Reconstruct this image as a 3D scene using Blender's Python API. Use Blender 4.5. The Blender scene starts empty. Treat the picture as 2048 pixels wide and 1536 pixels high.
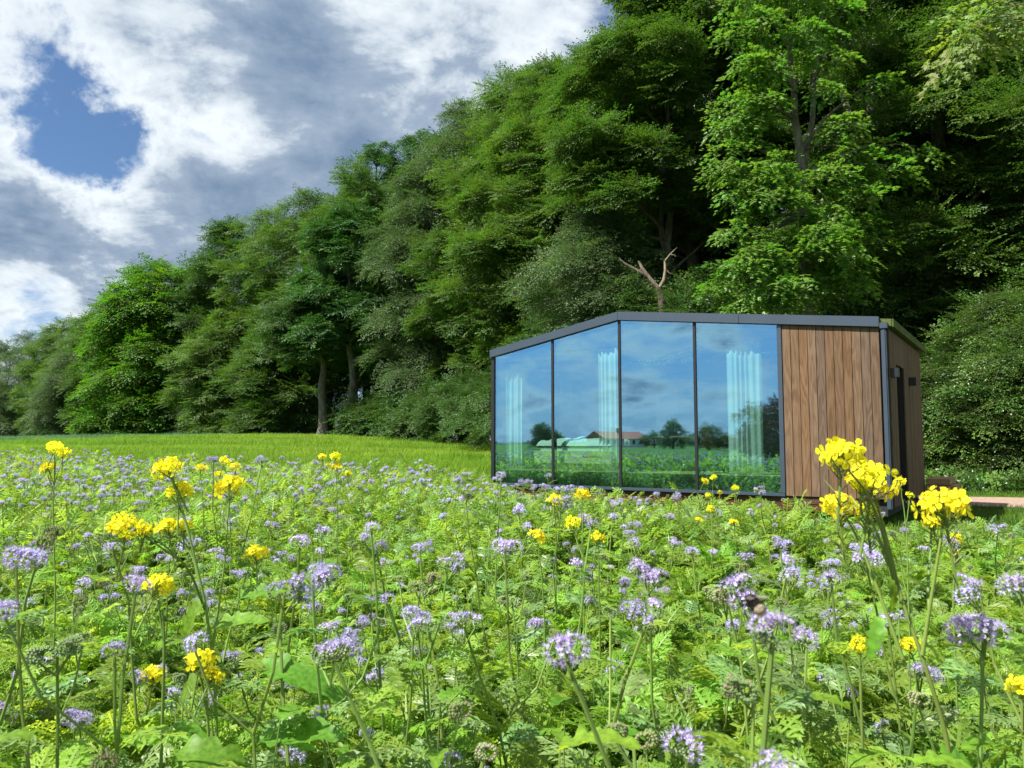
import bpy, math, random
import numpy as np
from mathutils import Vector, Matrix

random.seed(7)
RNG = np.random.default_rng(11)
scene = bpy.context.scene
COL = scene.collection

# ------------------------------------------------------------------ camera
EYE = 1.2
F = 1518.0                       # focal length in pixels of the 2048 px wide photograph
PITCH = math.atan(117.0 / F)
cam_d = bpy.data.cameras.new('camera')
cam = bpy.data.objects.new('camera', cam_d)
COL.objects.link(cam)
cam.location = (0, 0, EYE)
cam.rotation_euler = (math.pi / 2 + PITCH, 0, 0)
cam_d.sensor_width = 36
cam_d.lens = 36 * F / 2048
cam_d.clip_start = 0.05
cam_d.clip_end = 4000
cam_d.dof.use_dof = True
cam_d.dof.focus_distance = 7.0
cam_d.dof.aperture_fstop = 17
scene.camera = cam

def ray(px, py):
    u, v = (px - 1024) / F, (768 - py) / F
    c, s = math.cos(PITCH), math.sin(PITCH)
    return np.array([u, c - v * s, s + v * c])

def at(px, py, Y):
    """the point of the world at distance Y ahead that the photograph shows at (px, py)"""
    d = ray(px, py)
    return np.array([0, 0, EYE]) + d * (Y / d[1])

# ------------------------------------------------------------------ light
SUN_EL = math.radians(53)
SUN_AZ = np.array([-0.90, -0.42]); SUN_AZ /= np.linalg.norm(SUN_AZ)
L3 = Vector((SUN_AZ[0] * math.cos(SUN_EL), SUN_AZ[1] * math.cos(SUN_EL), math.sin(SUN_EL)))
sun_d = bpy.data.lights.new('sun', 'SUN')
sun_d.energy = 5.0
sun_d.angle = math.radians(0.53)
sun_d.color = (1.0, 0.95, 0.86)
sun = bpy.data.objects.new('sun', sun_d)
sun.rotation_euler = L3.to_track_quat('Z', 'Y').to_euler()
sun.location = (-20, -10, 40)
COL.objects.link(sun)

scene.view_settings.view_transform = 'Standard'
scene.view_settings.look = 'None'
scene.view_settings.exposure = 1.28
scene.view_settings.gamma = 1.0
scene.view_settings.use_curve_mapping = False
scene.cycles.use_denoising = True
try:
    scene.cycles.denoiser = 'OPENIMAGEDENOISE'
    scene.cycles.denoising_input_passes = 'RGB_ALBEDO_NORMAL'
    scene.cycles.denoising_prefilter = 'ACCURATE'
except Exception:
    pass
scene.cycles.max_bounces = 7
scene.cycles.diffuse_bounces = 3
scene.cycles.glossy_bounces = 4
scene.cycles.transparent_max_bounces = 8
scene.cycles.transmission_bounces = 3
scene.cycles.use_adaptive_sampling = False
scene.cycles.sample_clamp_indirect = 4
scene.cycles.caustics_reflective = False
scene.cycles.caustics_refractive = False

# ------------------------------------------------------------------ node helpers
class NT:
    def __init__(s, tree):
        s.t = tree
    def n(s, kind, **kw):
        nd = s.t.nodes.new(kind)
        for k, v in kw.items():
            setattr(nd, k, v)
        return nd
    def l(s, a, b):
        s.t.links.new(a, b)
    def math(s, op, a, b=None, c=None, clamp=False):
        nd = s.n('ShaderNodeMath', operation=op, use_clamp=clamp)
        for i, v in enumerate((a, b, c)):
            if v is None: continue
            if isinstance(v, (int, float)): nd.inputs[i].default_value = v
            else: s.l(v, nd.inputs[i])
        return nd.outputs[0]
    def vmath(s, op, a, b=None, out=0):
        nd = s.n('ShaderNodeVectorMath', operation=op)
        for i, v in enumerate((a, b)):
            if v is None: continue
            if isinstance(v, (tuple, list)): nd.inputs[i].default_value = v
            else: s.l(v, nd.inputs[i])
        return nd.outputs[out]
    def mix(s, fac, a, b, kind='RGBA', blend='MIX'):
        nd = s.n('ShaderNodeMix', data_type=kind, blend_type=blend) if kind == 'RGBA' else s.n('ShaderNodeMix', data_type=kind)
        ia, ib, io = (6, 7, 2) if kind == 'RGBA' else (2, 3, 0)
        for i, v in ((0, fac), (ia, a), (ib, b)):
            if isinstance(v, (int, float)): nd.inputs[i].default_value = v
            elif isinstance(v, (tuple, list)): nd.inputs[i].default_value = (*v, 1) if len(v) == 3 else v
            else: s.l(v, nd.inputs[i])
        return nd.outputs[io]
    def noise(s, vec, scale, detail=4, rough=0.5, dist=0.0, dims='3D'):
        nd = s.n('ShaderNodeTexNoise', noise_dimensions=dims)
        nd.inputs['Scale'].default_value = scale
        nd.inputs['Detail'].default_value = detail
        nd.inputs['Roughness'].default_value = rough
        nd.inputs['Distortion'].default_value = dist
        if vec is not None: s.l(vec, nd.inputs['Vector'])
        return nd.outputs[0], nd.outputs[1]
    def ramp(s, fac, stops, interp='LINEAR'):
        nd = s.n('ShaderNodeValToRGB')
        cr = nd.color_ramp
        cr.interpolation = interp
        while len(cr.elements) < len(stops): cr.elements.new(0.5)
        for e, (p, c) in zip(cr.elements, stops):
            e.position = p
            e.color = (*c, 1) if len(c) == 3 else c
        s.l(fac, nd.inputs[0])
        return nd.outputs[0]
    def maprange(s, v, a, b, c=0.0, d=1.0, smooth=False):
        nd = s.n('ShaderNodeMapRange', interpolation_type='SMOOTHSTEP' if smooth else 'LINEAR', clamp=True)
        for i, x in ((1, a), (2, b), (3, c), (4, d)): nd.inputs[i].default_value = x
        s.l(v, nd.inputs[0])
        return nd.outputs[0]

def new_mat(name):
    m = bpy.data.materials.new(name)
    m.use_nodes = True
    m.node_tree.nodes.clear()
    t = NT(m.node_tree)
    out = t.n('ShaderNodeOutputMaterial')
    return m, t, out

# ------------------------------------------------------------------ sky with broken cloud
world = bpy.data.worlds.new('World')
scene.world = world
world.use_nodes = True
world.node_tree.nodes.clear()
W = NT(world.node_tree)
wout = W.n('ShaderNodeOutputWorld')
bg = W.n('ShaderNodeBackground')
W.l(bg.outputs[0], wout.inputs[0])
sky = W.n('ShaderNodeTexSky', sky_type='NISHITA')
sky.sun_disc = False
sky.sun_elevation = SUN_EL
sky.sun_rotation = math.atan2(SUN_AZ[0], SUN_AZ[1])
sky.altitude = 100
sky.air_density = 1.0
sky.dust_density = 0.6
sky.ozone_density = 2.0
tc = W.n('ShaderNodeTexCoord')
dirv = W.vmath('NORMALIZE', tc.outputs['Generated'])
sep = W.n('ShaderNodeSeparateXYZ'); W.l(dirv, sep.inputs[0])
zc = W.math('ADD', W.math('MAXIMUM', sep.outputs[2], 0.0), 0.30)
inv = W.math('DIVIDE', 1.0, zc)
cmb = W.n('ShaderNodeCombineXYZ')
W.l(W.math('MULTIPLY', sep.outputs[0], inv), cmb.inputs[0])
W.l(W.math('MULTIPLY', sep.outputs[1], inv), cmb.inputs[1])
pl = W.vmath('ADD', cmb.outputs[0], (3.1, 7.7, 0.0))
warp = W.noise(pl, 1.1, 3, 0.5)[1]
pl = W.vmath('ADD', pl, W.vmath('MULTIPLY', W.vmath('SUBTRACT', warp, (.5, .5, .5)), (.22, .22, 0)))
dirw = W.vmath('NORMALIZE', W.vmath('ADD', dirv, W.vmath('MULTIPLY', W.vmath('SUBTRACT', W.noise(dirv, 7.0, 7, 0.62)[1], (.5, .5, .5)), (.26, .26, .26))))
nA, _ = W.noise(pl, 1.35, 10, 0.58, 0.2)
nB, _ = W.noise(W.vmath('ADD', pl, (11.0, 4.0, 2.0)), 3.9, 10, 0.62, 0.3)
dens = W.math('ADD', W.math('MULTIPLY', nA, 0.64), W.math('MULTIPLY', nB, 0.40))
# where the cloud is thinner and thicker: (px, py, radius in px, amount)
BLOBS = [(110, 170, 100, -0.085), (200, 265, 90, -0.10), (60, 260, 100, -0.07), (300, 130, 90, 0.06), (330, 330, 70, 0.04), (60, 585, 50, -0.10),
         (700, 190, 200, 0.12), (520, 110, 110, 0.07), (330, 480, 110, 0.06), (110, 500, 130, 0.08), (340, 180, 60, 0.05),
         (900, 260, 120, 0.05), (560, 390, 110, -0.01), (1050, 60, 220, 0.02), (60, 10, 130, 0.10), (190, 420, 110, -0.05), (40, 640, 80, 0.03)]
# the same for the part of the sky that the cabin's glass mirrors
MBLOBS = [(1270, 780, 440, -0.125), (1060, 745, 62, 0.12), (1045, 690, 40, -0.05), (1320, 705, 75, 0.09), (1170, 715, 50, 0.08), (1060, 805, 48, 0.10), (1180, 795, 55, 0.08), (1440, 690, 55, 0.06), (1490, 765, 60, 0.07), (1300, 800, 60, 0.05), (1410, 830, 45, 0.06), (1250, 850, 60, 0.06)]
_th = math.atan2(0.0526, 0.0765); _n = np.array([-math.sin(_th), -math.cos(_th), 0.0])
def _mir(px, py):
    d = ray(px, py); d = d / np.linalg.norm(d); return d - 2 * np.dot(d, _n) * _n
for bx_, by_, r_, a_ in [(b[0], b[1], b[2], b[3]) for b in BLOBS] + [(None, b, b[2], b[3]) for b in MBLOBS]:
    d0 = _mir(by_[0], by_[1]) if bx_ is None else ray(bx_, by_)
    d0 = d0 / np.linalg.norm(d0)
    dist = W.vmath('DISTANCE', dirw, tuple(float(v) for v in d0), out=1)
    k = W.maprange(dist, 0.0, 1.9 * r_ / F, a_, 0.0, smooth=True)
    dens = W.math('ADD', dens, k)
cover = W.maprange(dens, 0.42, 0.53, 0, 1, smooth=True)
thick = W.maprange(dens, 0.48, 0.72, 0, 1, smooth=True)
nC, _ = W.noise(W.vmath('ADD', pl, (1.0, 24.0, 5.0)), 5.5, 9, 0.62, 0.3)
thick = W.math('ADD', thick, W.math('MULTIPLY', W.math('SUBTRACT', nC, 0.52), 1.1), clamp=True)
ccol = W.ramp(thick, [(0.0, (0.385, 0.415, 0.435)), (0.25, (0.29, 0.325, 0.36)), (0.52, (0.155, 0.195, 0.25)), (1.0, (0.085, 0.125, 0.185))])
skyc = W.mix(1.0, sky.outputs[0], (0.036, 0.044, 0.052), blend='MULTIPLY')
hz = W.maprange(sep.outputs[2], 0.0, 0.28, 0.55, 0.0)
skyc = W.mix(hz, skyc, (0.19, 0.265, 0.39))
fin = W.mix(cover, skyc, ccol)
# below the horizon the world is a plain dull green (never seen)
fin = W.mix(W.maprange(sep.outputs[2], -0.02, 0.0), (0.06, 0.08, 0.04), fin)
W.l(fin, bg.inputs[0])
bg.inputs[1].default_value = 1.0

# ------------------------------------------------------------------ mesh helpers
class Geo:
    def __init__(s):
        s.v = []; s.f3 = []; s.f4 = []; s.m3 = []; s.m4 = []; s.n = 0
    def add(s, v, f, mat=0):
        v = np.asarray(v, float).reshape(-1, 3)
        f = np.asarray(f, int)
        if f.shape[1] == 3: s.f3.append(f + s.n); s.m3.append(np.full(len(f), mat))
        else: s.f4.append(f + s.n); s.m4.append(np.full(len(f), mat))
        s.v.append(v); s.n += len(v)
    def addmany(s, v, f, Ms, ts, mat=0):
        """copies of (v, f): rotation-scale matrices Ms (k,3,3) and offsets ts (k,3)"""
        v = np.asarray(v, float); f = np.asarray(f, int)
        k = len(Ms)
        vv = np.einsum('kij,nj->kni', Ms, v) + ts[:, None, :]
        ff = f[None] + (np.arange(k) * len(v))[:, None, None]
        s.add(vv.reshape(-1, 3), ff.reshape(-1, f.shape[1]), mat)
    def geo(s, g, M=None, t=None):
        V = np.concatenate(g.v)
        if M is not None: V = V @ np.asarray(M).T
        if t is not None: V = V + t
        base = s.n
        s.v.append(V); s.n += len(V)
        for a, b in ((g.f3, s.f3), (g.f4, s.f4)):
            for f in a: b.append(f + base)
        s.m3 += g.m3; s.m4 += g.m4
    def mesh(s, name, mats, smooth=False):
        me = bpy.data.meshes.new(name)
        V = np.concatenate(s.v)
        f3 = np.concatenate(s.f3) if s.f3 else np.zeros((0, 3), int)
        f4 = np.concatenate(s.f4) if s.f4 else np.zeros((0, 4), int)
        loops = np.concatenate([f3.ravel(), f4.ravel()]).astype(np.int32)
        starts = np.concatenate([np.arange(len(f3)) * 3, len(f3) * 3 + np.arange(len(f4)) * 4]).astype(np.int32)
        me.vertices.add(len(V)); me.vertices.foreach_set('co', V.astype(np.float32).ravel())
        me.loops.add(len(loops)); me.loops.foreach_set('vertex_index', loops)
        me.polygons.add(len(starts)); me.polygons.foreach_set('loop_start', starts)
        mi = np.concatenate([np.concatenate(s.m3) if s.m3 else np.zeros(0), np.concatenate(s.m4) if s.m4 else np.zeros(0)]).astype(np.int32)
        me.polygons.foreach_set('material_index', mi)
        me.polygons.foreach_set('use_smooth', np.full(len(starts), bool(smooth)))
        for m in mats: me.materials.append(m)
        me.update(calc_edges=True)
        me.validate()
        return me

def obj(name, me, parent=None, loc=(0, 0, 0), rot=(0, 0, 0), scale=1.0):
    o = bpy.data.objects.new(name, me)
    COL.objects.link(o)
    o.location = loc
    o.rotation_euler = rot
    o.scale = (scale,) * 3 if isinstance(scale, (int, float)) else scale
    if parent is not None: o.parent = parent
    return o

def tag(o, label=None, cat=None, group=None, kind=None):
    if label: o['label'] = label
    if cat: o['category'] = cat
    if group: o['group'] = group
    if kind: o['kind'] = kind
    return o

BOXF = [(0, 3, 2, 1), (4, 5, 6, 7), (0, 1, 5, 4), (1, 2, 6, 5), (2, 3, 7, 6), (3, 0, 4, 7)]
def box_v(x0, x1, y0, y1, z0, z1):
    return [(x0, y0, z0), (x1, y0, z0), (x1, y1, z0), (x0, y1, z0), (x0, y0, z1), (x1, y0, z1), (x1, y1, z1), (x0, y1, z1)]
def prism_v(p, y0, y1):
    """four (x, z) points, extruded from y0 to y1"""
    return [(p[0][0], y0, p[0][1]), (p[1][0], y0, p[1][1]), (p[1][0], y1, p[1][1]), (p[0][0], y1, p[0][1]),
            (p[3][0], y0, p[3][1]), (p[2][0], y0, p[2][1]), (p[2][0], y1, p[2][1]), (p[3][0], y1, p[3][1])]

def bevelled(name, boxes, mat, bevel=0.004, seg=2):
    g = Geo()
    for b in boxes: g.add(b if len(b) == 8 and len(b[0]) == 3 else box_v(*b), BOXF)
    me = g.mesh(name, [mat] if mat else [])
    if bevel:
        import bmesh
        bm = bmesh.new(); bm.from_mesh(me)
        bmesh.ops.recalc_face_normals(bm, faces=bm.faces)
        bmesh.ops.bevel(bm, geom=bm.edges[:], offset=bevel, segments=seg, affect='EDGES', clamp_overlap=True)
        bm.to_mesh(me); bm.free()
        me.polygons.foreach_set('use_smooth', np.zeros(len(me.polygons), bool))
    return me

def tube(g, path, radii, ns=8, mat=0, cap=True):
    P = np.asarray(path, float); R = np.asarray(radii, float)
    n = len(P)
    T = np.gradient(P, axis=0); T /= np.linalg.norm(T, axis=1)[:, None] + 1e-9
    ref = np.array([0.0, 0.0, 1.0]) if abs(T[0][2]) < 0.9 else np.array([1.0, 0, 0])
    rings = []
    u = np.cross(ref, T[0]); u /= np.linalg.norm(u)
    a = np.arange(ns) * 2 * math.pi / ns
    for i in range(n):
        u = u - T[i] * np.dot(u, T[i]); u /= np.linalg.norm(u) + 1e-9
        w = np.cross(T[i], u)
        rings.append(P[i] + R[i] * (np.cos(a)[:, None] * u + np.sin(a)[:, None] * w))
    V = np.concatenate(rings)
    i = np.arange(n - 1)[:, None] * ns; j = np.arange(ns)[None]; j2 = (j + 1) % ns
    Fq = np.stack([i + j, i + j2, i + ns + j2, i + ns + j], -1).reshape(-1, 4)
    g.add(V, Fq, mat)
    if cap:
        g.add(np.concatenate([rings[-1], [P[-1]]]), np.array([(k, (k + 1) % ns, ns) for k in range(ns)]), mat)

def lathe(g, prof, ns=20, mat=0, c=(0, 0, 0)):
    a = np.arange(ns) * 2 * math.pi / ns
    rings = [np.stack([r * np.cos(a) + c[0], r * np.sin(a) + c[1], np.full(ns, z + c[2])], -1) for r, z in prof]
    V = np.concatenate(rings); n = len(prof)
    i = np.arange(n - 1)[:, None] * ns; j = np.arange(ns)[None]; j2 = (j + 1) % ns
    g.add(V, np.stack([i + j, i + j2, i + ns + j2, i + ns + j], -1).reshape(-1, 4), mat)

def frames(dirs, norms):
    """matrices with y axis = dirs and z axis near norms"""
    y = dirs / (np.linalg.norm(dirs, axis=1)[:, None] + 1e-9)
    x = np.cross(y, norms); x /= np.linalg.norm(x, axis=1)[:, None] + 1e-9
    z = np.cross(x, y)
    return np.stack([x, y, z], -1)

def eulers(M):
    ry = -np.arcsin(np.clip(M[:, 2, 0], -1, 1))
    rx = np.arctan2(M[:, 2, 1], M[:, 2, 2])
    rz = np.arctan2(M[:, 1, 0], M[:, 0, 0])
    return np.stack([rx, ry, rz], -1)

def rand_unit(n, rng=RNG):
    v = rng.normal(size=(n, 3)); return v / np.linalg.norm(v, axis=1)[:, None]

# ------------------------------------------------------------------ scatter by geometry nodes
_SRC = {}
_NG = {}
def scatter_group(key, sources):
    if key in _NG: return _NG[key]
    ng = bpy.data.node_groups.new('scatter_' + key, 'GeometryNodeTree')
    ng.interface.new_socket('Geometry', in_out='INPUT', socket_type='NodeSocketGeometry')
    ng.interface.new_socket('Geometry', in_out='OUTPUT', socket_type='NodeSocketGeometry')
    N = ng.nodes; Lk = ng.links
    gi = N.new('NodeGroupInput'); go = N.new('NodeGroupOutput')
    iop = N.new('GeometryNodeInstanceOnPoints')
    join = N.new('GeometryNodeJoinGeometry')
    for me in reversed(sources):
        if me.name not in _SRC: _SRC[me.name] = bpy.data.objects.new('source_' + me.name, me)
        oi = N.new('GeometryNodeObjectInfo'); oi.inputs['Object'].default_value = _SRC[me.name]
        oi.inputs['As Instance'].default_value = False
        g2i = N.new('GeometryNodeGeometryToInstance')
        Lk.new(oi.outputs['Geometry'], g2i.inputs[0])
        Lk.new(g2i.outputs[0], join.inputs[0])
    def attr(name, dt):
        a = N.new('GeometryNodeInputNamedAttribute'); a.data_type = dt
        a.inputs['Name'].default_value = name
        return a.outputs['Attribute']
    e2r = N.new('FunctionNodeEulerToRotation')
    Lk.new(attr('rot', 'FLOAT_VECTOR'), e2r.inputs[0])
    Lk.new(gi.outputs[0], iop.inputs['Points'])
    Lk.new(join.outputs[0], iop.inputs['Instance'])
    iop.inputs['Pick Instance'].default_value = True
    Lk.new(attr('idx', 'INT'), iop.inputs['Instance Index'])
    Lk.new(e2r.outputs[0], iop.inputs['Rotation'])
    Lk.new(attr('scl', 'FLOAT_VECTOR'), iop.inputs['Scale'])
    Lk.new(iop.outputs[0], go.inputs[0])
    _NG[key] = ng
    return ng

N_INST = 0
def scatter(name, key, sources, P, E, S, parent=None, loc=(0, 0, 0)):
    """one object whose geometry nodes copy the source meshes onto points"""
    global N_INST
    N_INST += len(P)
    P = np.asarray(P, np.float32)
    me = bpy.data.meshes.new(name)
    me.vertices.add(len(P)); me.vertices.foreach_set('co', P.ravel())
    S = np.asarray(S, np.float32)
    if S.ndim == 1: S = np.repeat(S[:, None], 3, 1)
    a = me.attributes.new('rot', 'FLOAT_VECTOR', 'POINT'); a.data.foreach_set('vector', np.asarray(E, np.float32).ravel())
    a = me.attributes.new('scl', 'FLOAT_VECTOR', 'POINT'); a.data.foreach_set('vector', S.ravel())
    a = me.attributes.new('idx', 'INT', 'POINT'); a.data.foreach_set('value', RNG.integers(0, len(sources), len(P)).astype(np.int32))
    o = obj(name, me, parent, loc)
    md = o.modifiers.new('scatter', 'NODES')
    md.node_group = scatter_group(key, sources)
    for m in sources[0].materials:
        me.materials.append(m)
    return o

# ------------------------------------------------------------------ materials
def leaf_mat(name, col, tcol=None, trans=0.35, hv=0.03, vv=0.35, rough=0.5, spec=0.3, obj_noise=0.0):
    m, t, out = new_mat(name)
    oi = t.n('ShaderNodeObjectInfo')
    r = oi.outputs['Random']
    hs = t.n('ShaderNodeHueSaturation')
    hs.inputs['Color'].default_value = (*col, 1)
    t.l(t.math('ADD', t.math('MULTIPLY', t.math('FRACT', t.math('MULTIPLY', r, 7.31)), hv * 2), 0.5 - hv), hs.inputs['Hue'])
    val = t.math('ADD', t.math('MULTIPLY', r, vv * 2), 1 - vv)
    if obj_noise:
        ge = t.n('ShaderNodeNewGeometry')
        nz, _ = t.noise(ge.outputs['Position'], obj_noise, 2)
        val = t.math('MULTIPLY', val, t.maprange(nz, 0.3, 0.7, 0.7, 1.3))
    t.l(val, hs.inputs['Value'])
    pr = t.n('ShaderNodeBsdfPrincipled')
    t.l(hs.outputs[0], pr.inputs['Base Color'])
    pr.inputs['Roughness'].default_value = rough
    pr.inputs['Specular IOR Level'].default_value = spec
    tr = t.n('ShaderNodeBsdfTranslucent')
    tcol = tcol or (col[0] * 1.5, col[1] * 1.7, col[2] * 0.7)
    t.l(t.mix(1.0, hs.outputs[0], tuple(b / max(a, 1e-4) for a, b in zip(col, tcol)), blend='MULTIPLY'), tr.inputs[0])
    mx = t.n('ShaderNodeMixShader'); mx.inputs[0].default_value = trans
    t.l(pr.outputs[0], mx.inputs[1]); t.l(tr.outputs[0], mx.inputs[2])
    t.l(mx.outputs[0], out.inputs[0])
    return m

def plain_mat(name, col, rough=0.6, spec=0.3, metal=0.0, noise=0.0, nscale=8.0, bump=0.0, bscale=40.0, coord='Object'):
    m, t, out = new_mat(name)
    pr = t.n('ShaderNodeBsdfPrincipled')
    pr.inputs['Roughness'].default_value = rough
    pr.inputs['Specular IOR Level'].default_value = spec
    pr.inputs['Metallic'].default_value = metal
    tcn = t.n('ShaderNodeTexCoord')
    if noise:
        nz, _ = t.noise(tcn.outputs[coord], nscale, 5, 0.6)
        c = t.mix(t.maprange(nz, 0.25, 0.75), tuple(x * (1 - noise) for x in col), tuple(min(1, x * (1 + noise)) for x in col))
        t.l(c, pr.inputs['Base Color'])
    else:
        pr.inputs['Base Color'].default_value = (*col, 1)
    if bump:
        nb, _ = t.noise(tcn.outputs[coord], bscale, 4, 0.6)
        bp = t.n('ShaderNodeBump'); bp.inputs['Strength'].default_value = bump; bp.inputs['Distance'].default_value = 0.01
        t.l(nb, bp.inputs['Height']); t.l(bp.outputs[0], pr.inputs['Normal'])
    t.l(pr.outputs[0], out.inputs[0])
    return m

def bark_mat(name, a, b, scale=6.0):
    m, t, out = new_mat(name)
    tcn = t.n('ShaderNodeTexCoord')
    mp = t.n('ShaderNodeMapping'); mp.inputs['Scale'].default_value = (1, 1, 0.35)
    t.l(tcn.outputs['Object'], mp.inputs[0])
    nz, _ = t.noise(mp.outputs[0], scale, 6, 0.65)
    nl, _ = t.noise(tcn.outputs['Object'], 1.3, 3, 0.6)
    c = t.mix(t.maprange(nz, 0.35, 0.65), a, b)
    c = t.mix(t.maprange(nl, 0.5, 0.7, 0, 0.55), c, (0.06, 0.075, 0.03))
    pr = t.n('ShaderNodeBsdfPrincipled'); t.l(c, pr.inputs['Base Color'])
    pr.inputs['Roughness'].default_value = 0.85; pr.inputs['Specular IOR Level'].default_value = 0.15
    bp = t.n('ShaderNodeBump'); bp.inputs['Strength'].default_value = 0.7; bp.inputs['Distance'].default_value = 0.02
    t.l(nz, bp.inputs['Height']); t.l(bp.outputs[0], pr.inputs['Normal'])
    t.l(pr.outputs[0], out.inputs[0])
    return m

def wood_mat(name, a, b, c2, along='Z', fine=1.0):
    m, t, out = new_mat(name)
    tcn = t.n('ShaderNodeTexCoord'); oi = t.n('ShaderNodeObjectInfo')
    rnd = oi.outputs['Random']
    off = t.n('ShaderNodeCombineXYZ')
    t.l(t.math('MULTIPLY', rnd, 37.0), off.inputs[0]); t.l(t.math('MULTIPLY', rnd, 91.0), off.inputs[2]); t.l(t.math('MULTIPLY', rnd, 53.0), off.inputs[1])
    v = t.vmath('ADD', tcn.outputs['Object'], off.outputs[0])
    mp = t.n('ShaderNodeMapping')
    mp.inputs['Scale'].default_value = (1, 1, 0.10) if along == 'Z' else (0.10, 1, 1)
    t.l(v, mp.inputs[0])
    # cathedral rings: distorted distance field across the board
    nd, _ = t.noise(mp.outputs[0], 7.0 * fine, 3, 0.5)
    rings = t.math('SINE', t.math('MULTIPLY', nd, 62.0))
    mp2 = t.n('ShaderNodeMapping')
    mp2.inputs['Scale'].default_value = (1, 1, 0.03) if along == 'Z' else (0.03, 1, 1)
    t.l(v, mp2.inputs[0])
    nf, _ = t.noise(mp2.outputs[0], 170.0 * fine, 4, 0.7)
    nw, _ = t.noise(v, 2.2, 3, 0.6)
    k = t.math('ADD', t.math('MULTIPLY', t.maprange(rings, -1, 1), 0.42), t.math('MULTIPLY', nf, 0.58))
    c = t.mix(t.maprange(k, 0.25, 0.75), a, b)
    c = t.mix(t.maprange(nw, 0.4, 0.75, 0, 0.6), c, c2)
    hs = t.n('ShaderNodeHueSaturation'); t.l(c, hs.inputs['Color'])
    t.l(t.math('ADD', t.math('MULTIPLY', rnd, 0.36), 0.82), hs.inputs['Value'])
    t.l(t.math('ADD', t.math('MULTIPLY', t.math('FRACT', t.math('MULTIPLY', rnd, 5.7)), 0.3), 0.82), hs.inputs['Saturation'])
    pr = t.n('ShaderNodeBsdfPrincipled'); t.l(hs.outputs[0], pr.inputs['Base Color'])
    pr.inputs['Roughness'].default_value = 0.7; pr.inputs['Specular IOR Level'].default_value = 0.12
    bp = t.n('ShaderNodeBump'); bp.inputs['Strength'].default_value = 0.25; bp.inputs['Distance'].default_value = 0.001
    t.l(k, bp.inputs['Height']); t.l(bp.outputs[0], pr.inputs['Normal'])
    t.l(pr.outputs[0], out.inputs[0])
    return m

M = {}
M['beech'] = leaf_mat('beech_leaf', (0.062, 0.128, 0.019), hv=0.02, vv=.25)
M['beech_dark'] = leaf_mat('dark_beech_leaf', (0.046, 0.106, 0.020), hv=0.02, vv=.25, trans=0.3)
M['olive'] = leaf_mat('olive_leaf', (0.078, 0.148, 0.024), hv=0.02, vv=.25)
M['grey'] = leaf_mat('grey_leaf', (0.085, 0.150, 0.055), hv=0.02, vv=.25, trans=0.22)
M['lime'] = leaf_mat('lime_leaf', (0.070, 0.165, 0.014), hv=0.02, trans=0.42)
M['oak'] = leaf_mat('oak_leaf', (0.045, 0.125, 0.028), hv=0.02, trans=0.25)
M['sycamore'] = leaf_mat('sycamore_leaf', (0.110, 0.215, 0.034), hv=0.02, vv=.2, trans=0.42, rough=0.4, spec=0.4)
M['shrub'] = leaf_mat('shrub_leaf', (0.066, 0.136, 0.022), hv=0.025, vv=.4, obj_noise=.9, trans=0.3, rough=0.4, spec=0.45)
M['purple'] = leaf_mat('copper_leaf', (0.095, 0.030, 0.050), tcol=(0.14, 0.04, 0.05), trans=0.2)
M['yellowing'] = leaf_mat('yellow_green_leaf', (0.15, 0.22, 0.045), trans=0.4)
M['bark'] = bark_mat('beech_bark', (0.075, 0.068, 0.056), (0.20, 0.185, 0.16))
M['bark_brown'] = bark_mat('brown_bark', (0.045, 0.036, 0.028), (0.12, 0.10, 0.078))
M['deadwood'] = bark_mat('bare_dead_wood', (0.12, 0.095, 0.07), (0.28, 0.225, 0.17), 9)
M['pale_bark'] = bark_mat('pale_sapling_bark', (0.28, 0.25, 0.20), (0.50, 0.46, 0.40), 5)
M['wood'] = wood_mat('thermo_ash_cladding', (0.088, 0.052, 0.031), (0.150, 0.096, 0.060), (0.140, 0.090, 0.058))
M['wood_h'] = wood_mat('plinth_timber', (0.050, 0.022, 0.015), (0.11, 0.050, 0.032), (0.09, 0.042, 0.028), along='X')
M['step_wood'] = wood_mat('step_timber', (0.20, 0.13, 0.075), (0.36, 0.25, 0.15), (0.32, 0.23, 0.14), along='X')
M['slate'] = plain_mat('slate_grey_sheet_metal', (0.032, 0.048, 0.074), rough=0.42, spec=0.5, noise=0.08, nscale=3)
M['black'] = plain_mat('black_metal', (0.012, 0.013, 0.016), rough=0.45, spec=0.4)
M['slab'] = plain_mat('dark_floor_edge', (0.02, 0.022, 0.022), rough=0.9)
M['roof_reflection'] = plain_mat('green_reflection_roof', (0.07, 0.09, 0.025), rough=0.95, noise=0.4, nscale=9, bump=0.6)  # green colour stands in for the reflection on the roof sheet
M['cream'] = plain_mat('pale_wall', (0.62, 0.60, 0.55), rough=0.9, noise=0.04)
M['linen'] = plain_mat('white_linen', (0.80, 0.80, 0.78), rough=0.95)
M['curtain'] = plain_mat('white_curtain', (0.62, 0.62, 0.60), rough=0.95)
M['pale_wood'] = wood_mat('pale_bed_timber', (0.42, 0.31, 0.19), (0.60, 0.48, 0.32), (0.55, 0.44, 0.3), along='X')
M['table_wood'] = wood_mat('oak_table_top', (0.26, 0.15, 0.07), (0.42, 0.27, 0.14), (0.36, 0.24, 0.12), along='X')
M['leather'] = plain_mat('brown_leather', (0.10, 0.045, 0.03), rough=0.5)
M['soil'] = None

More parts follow.
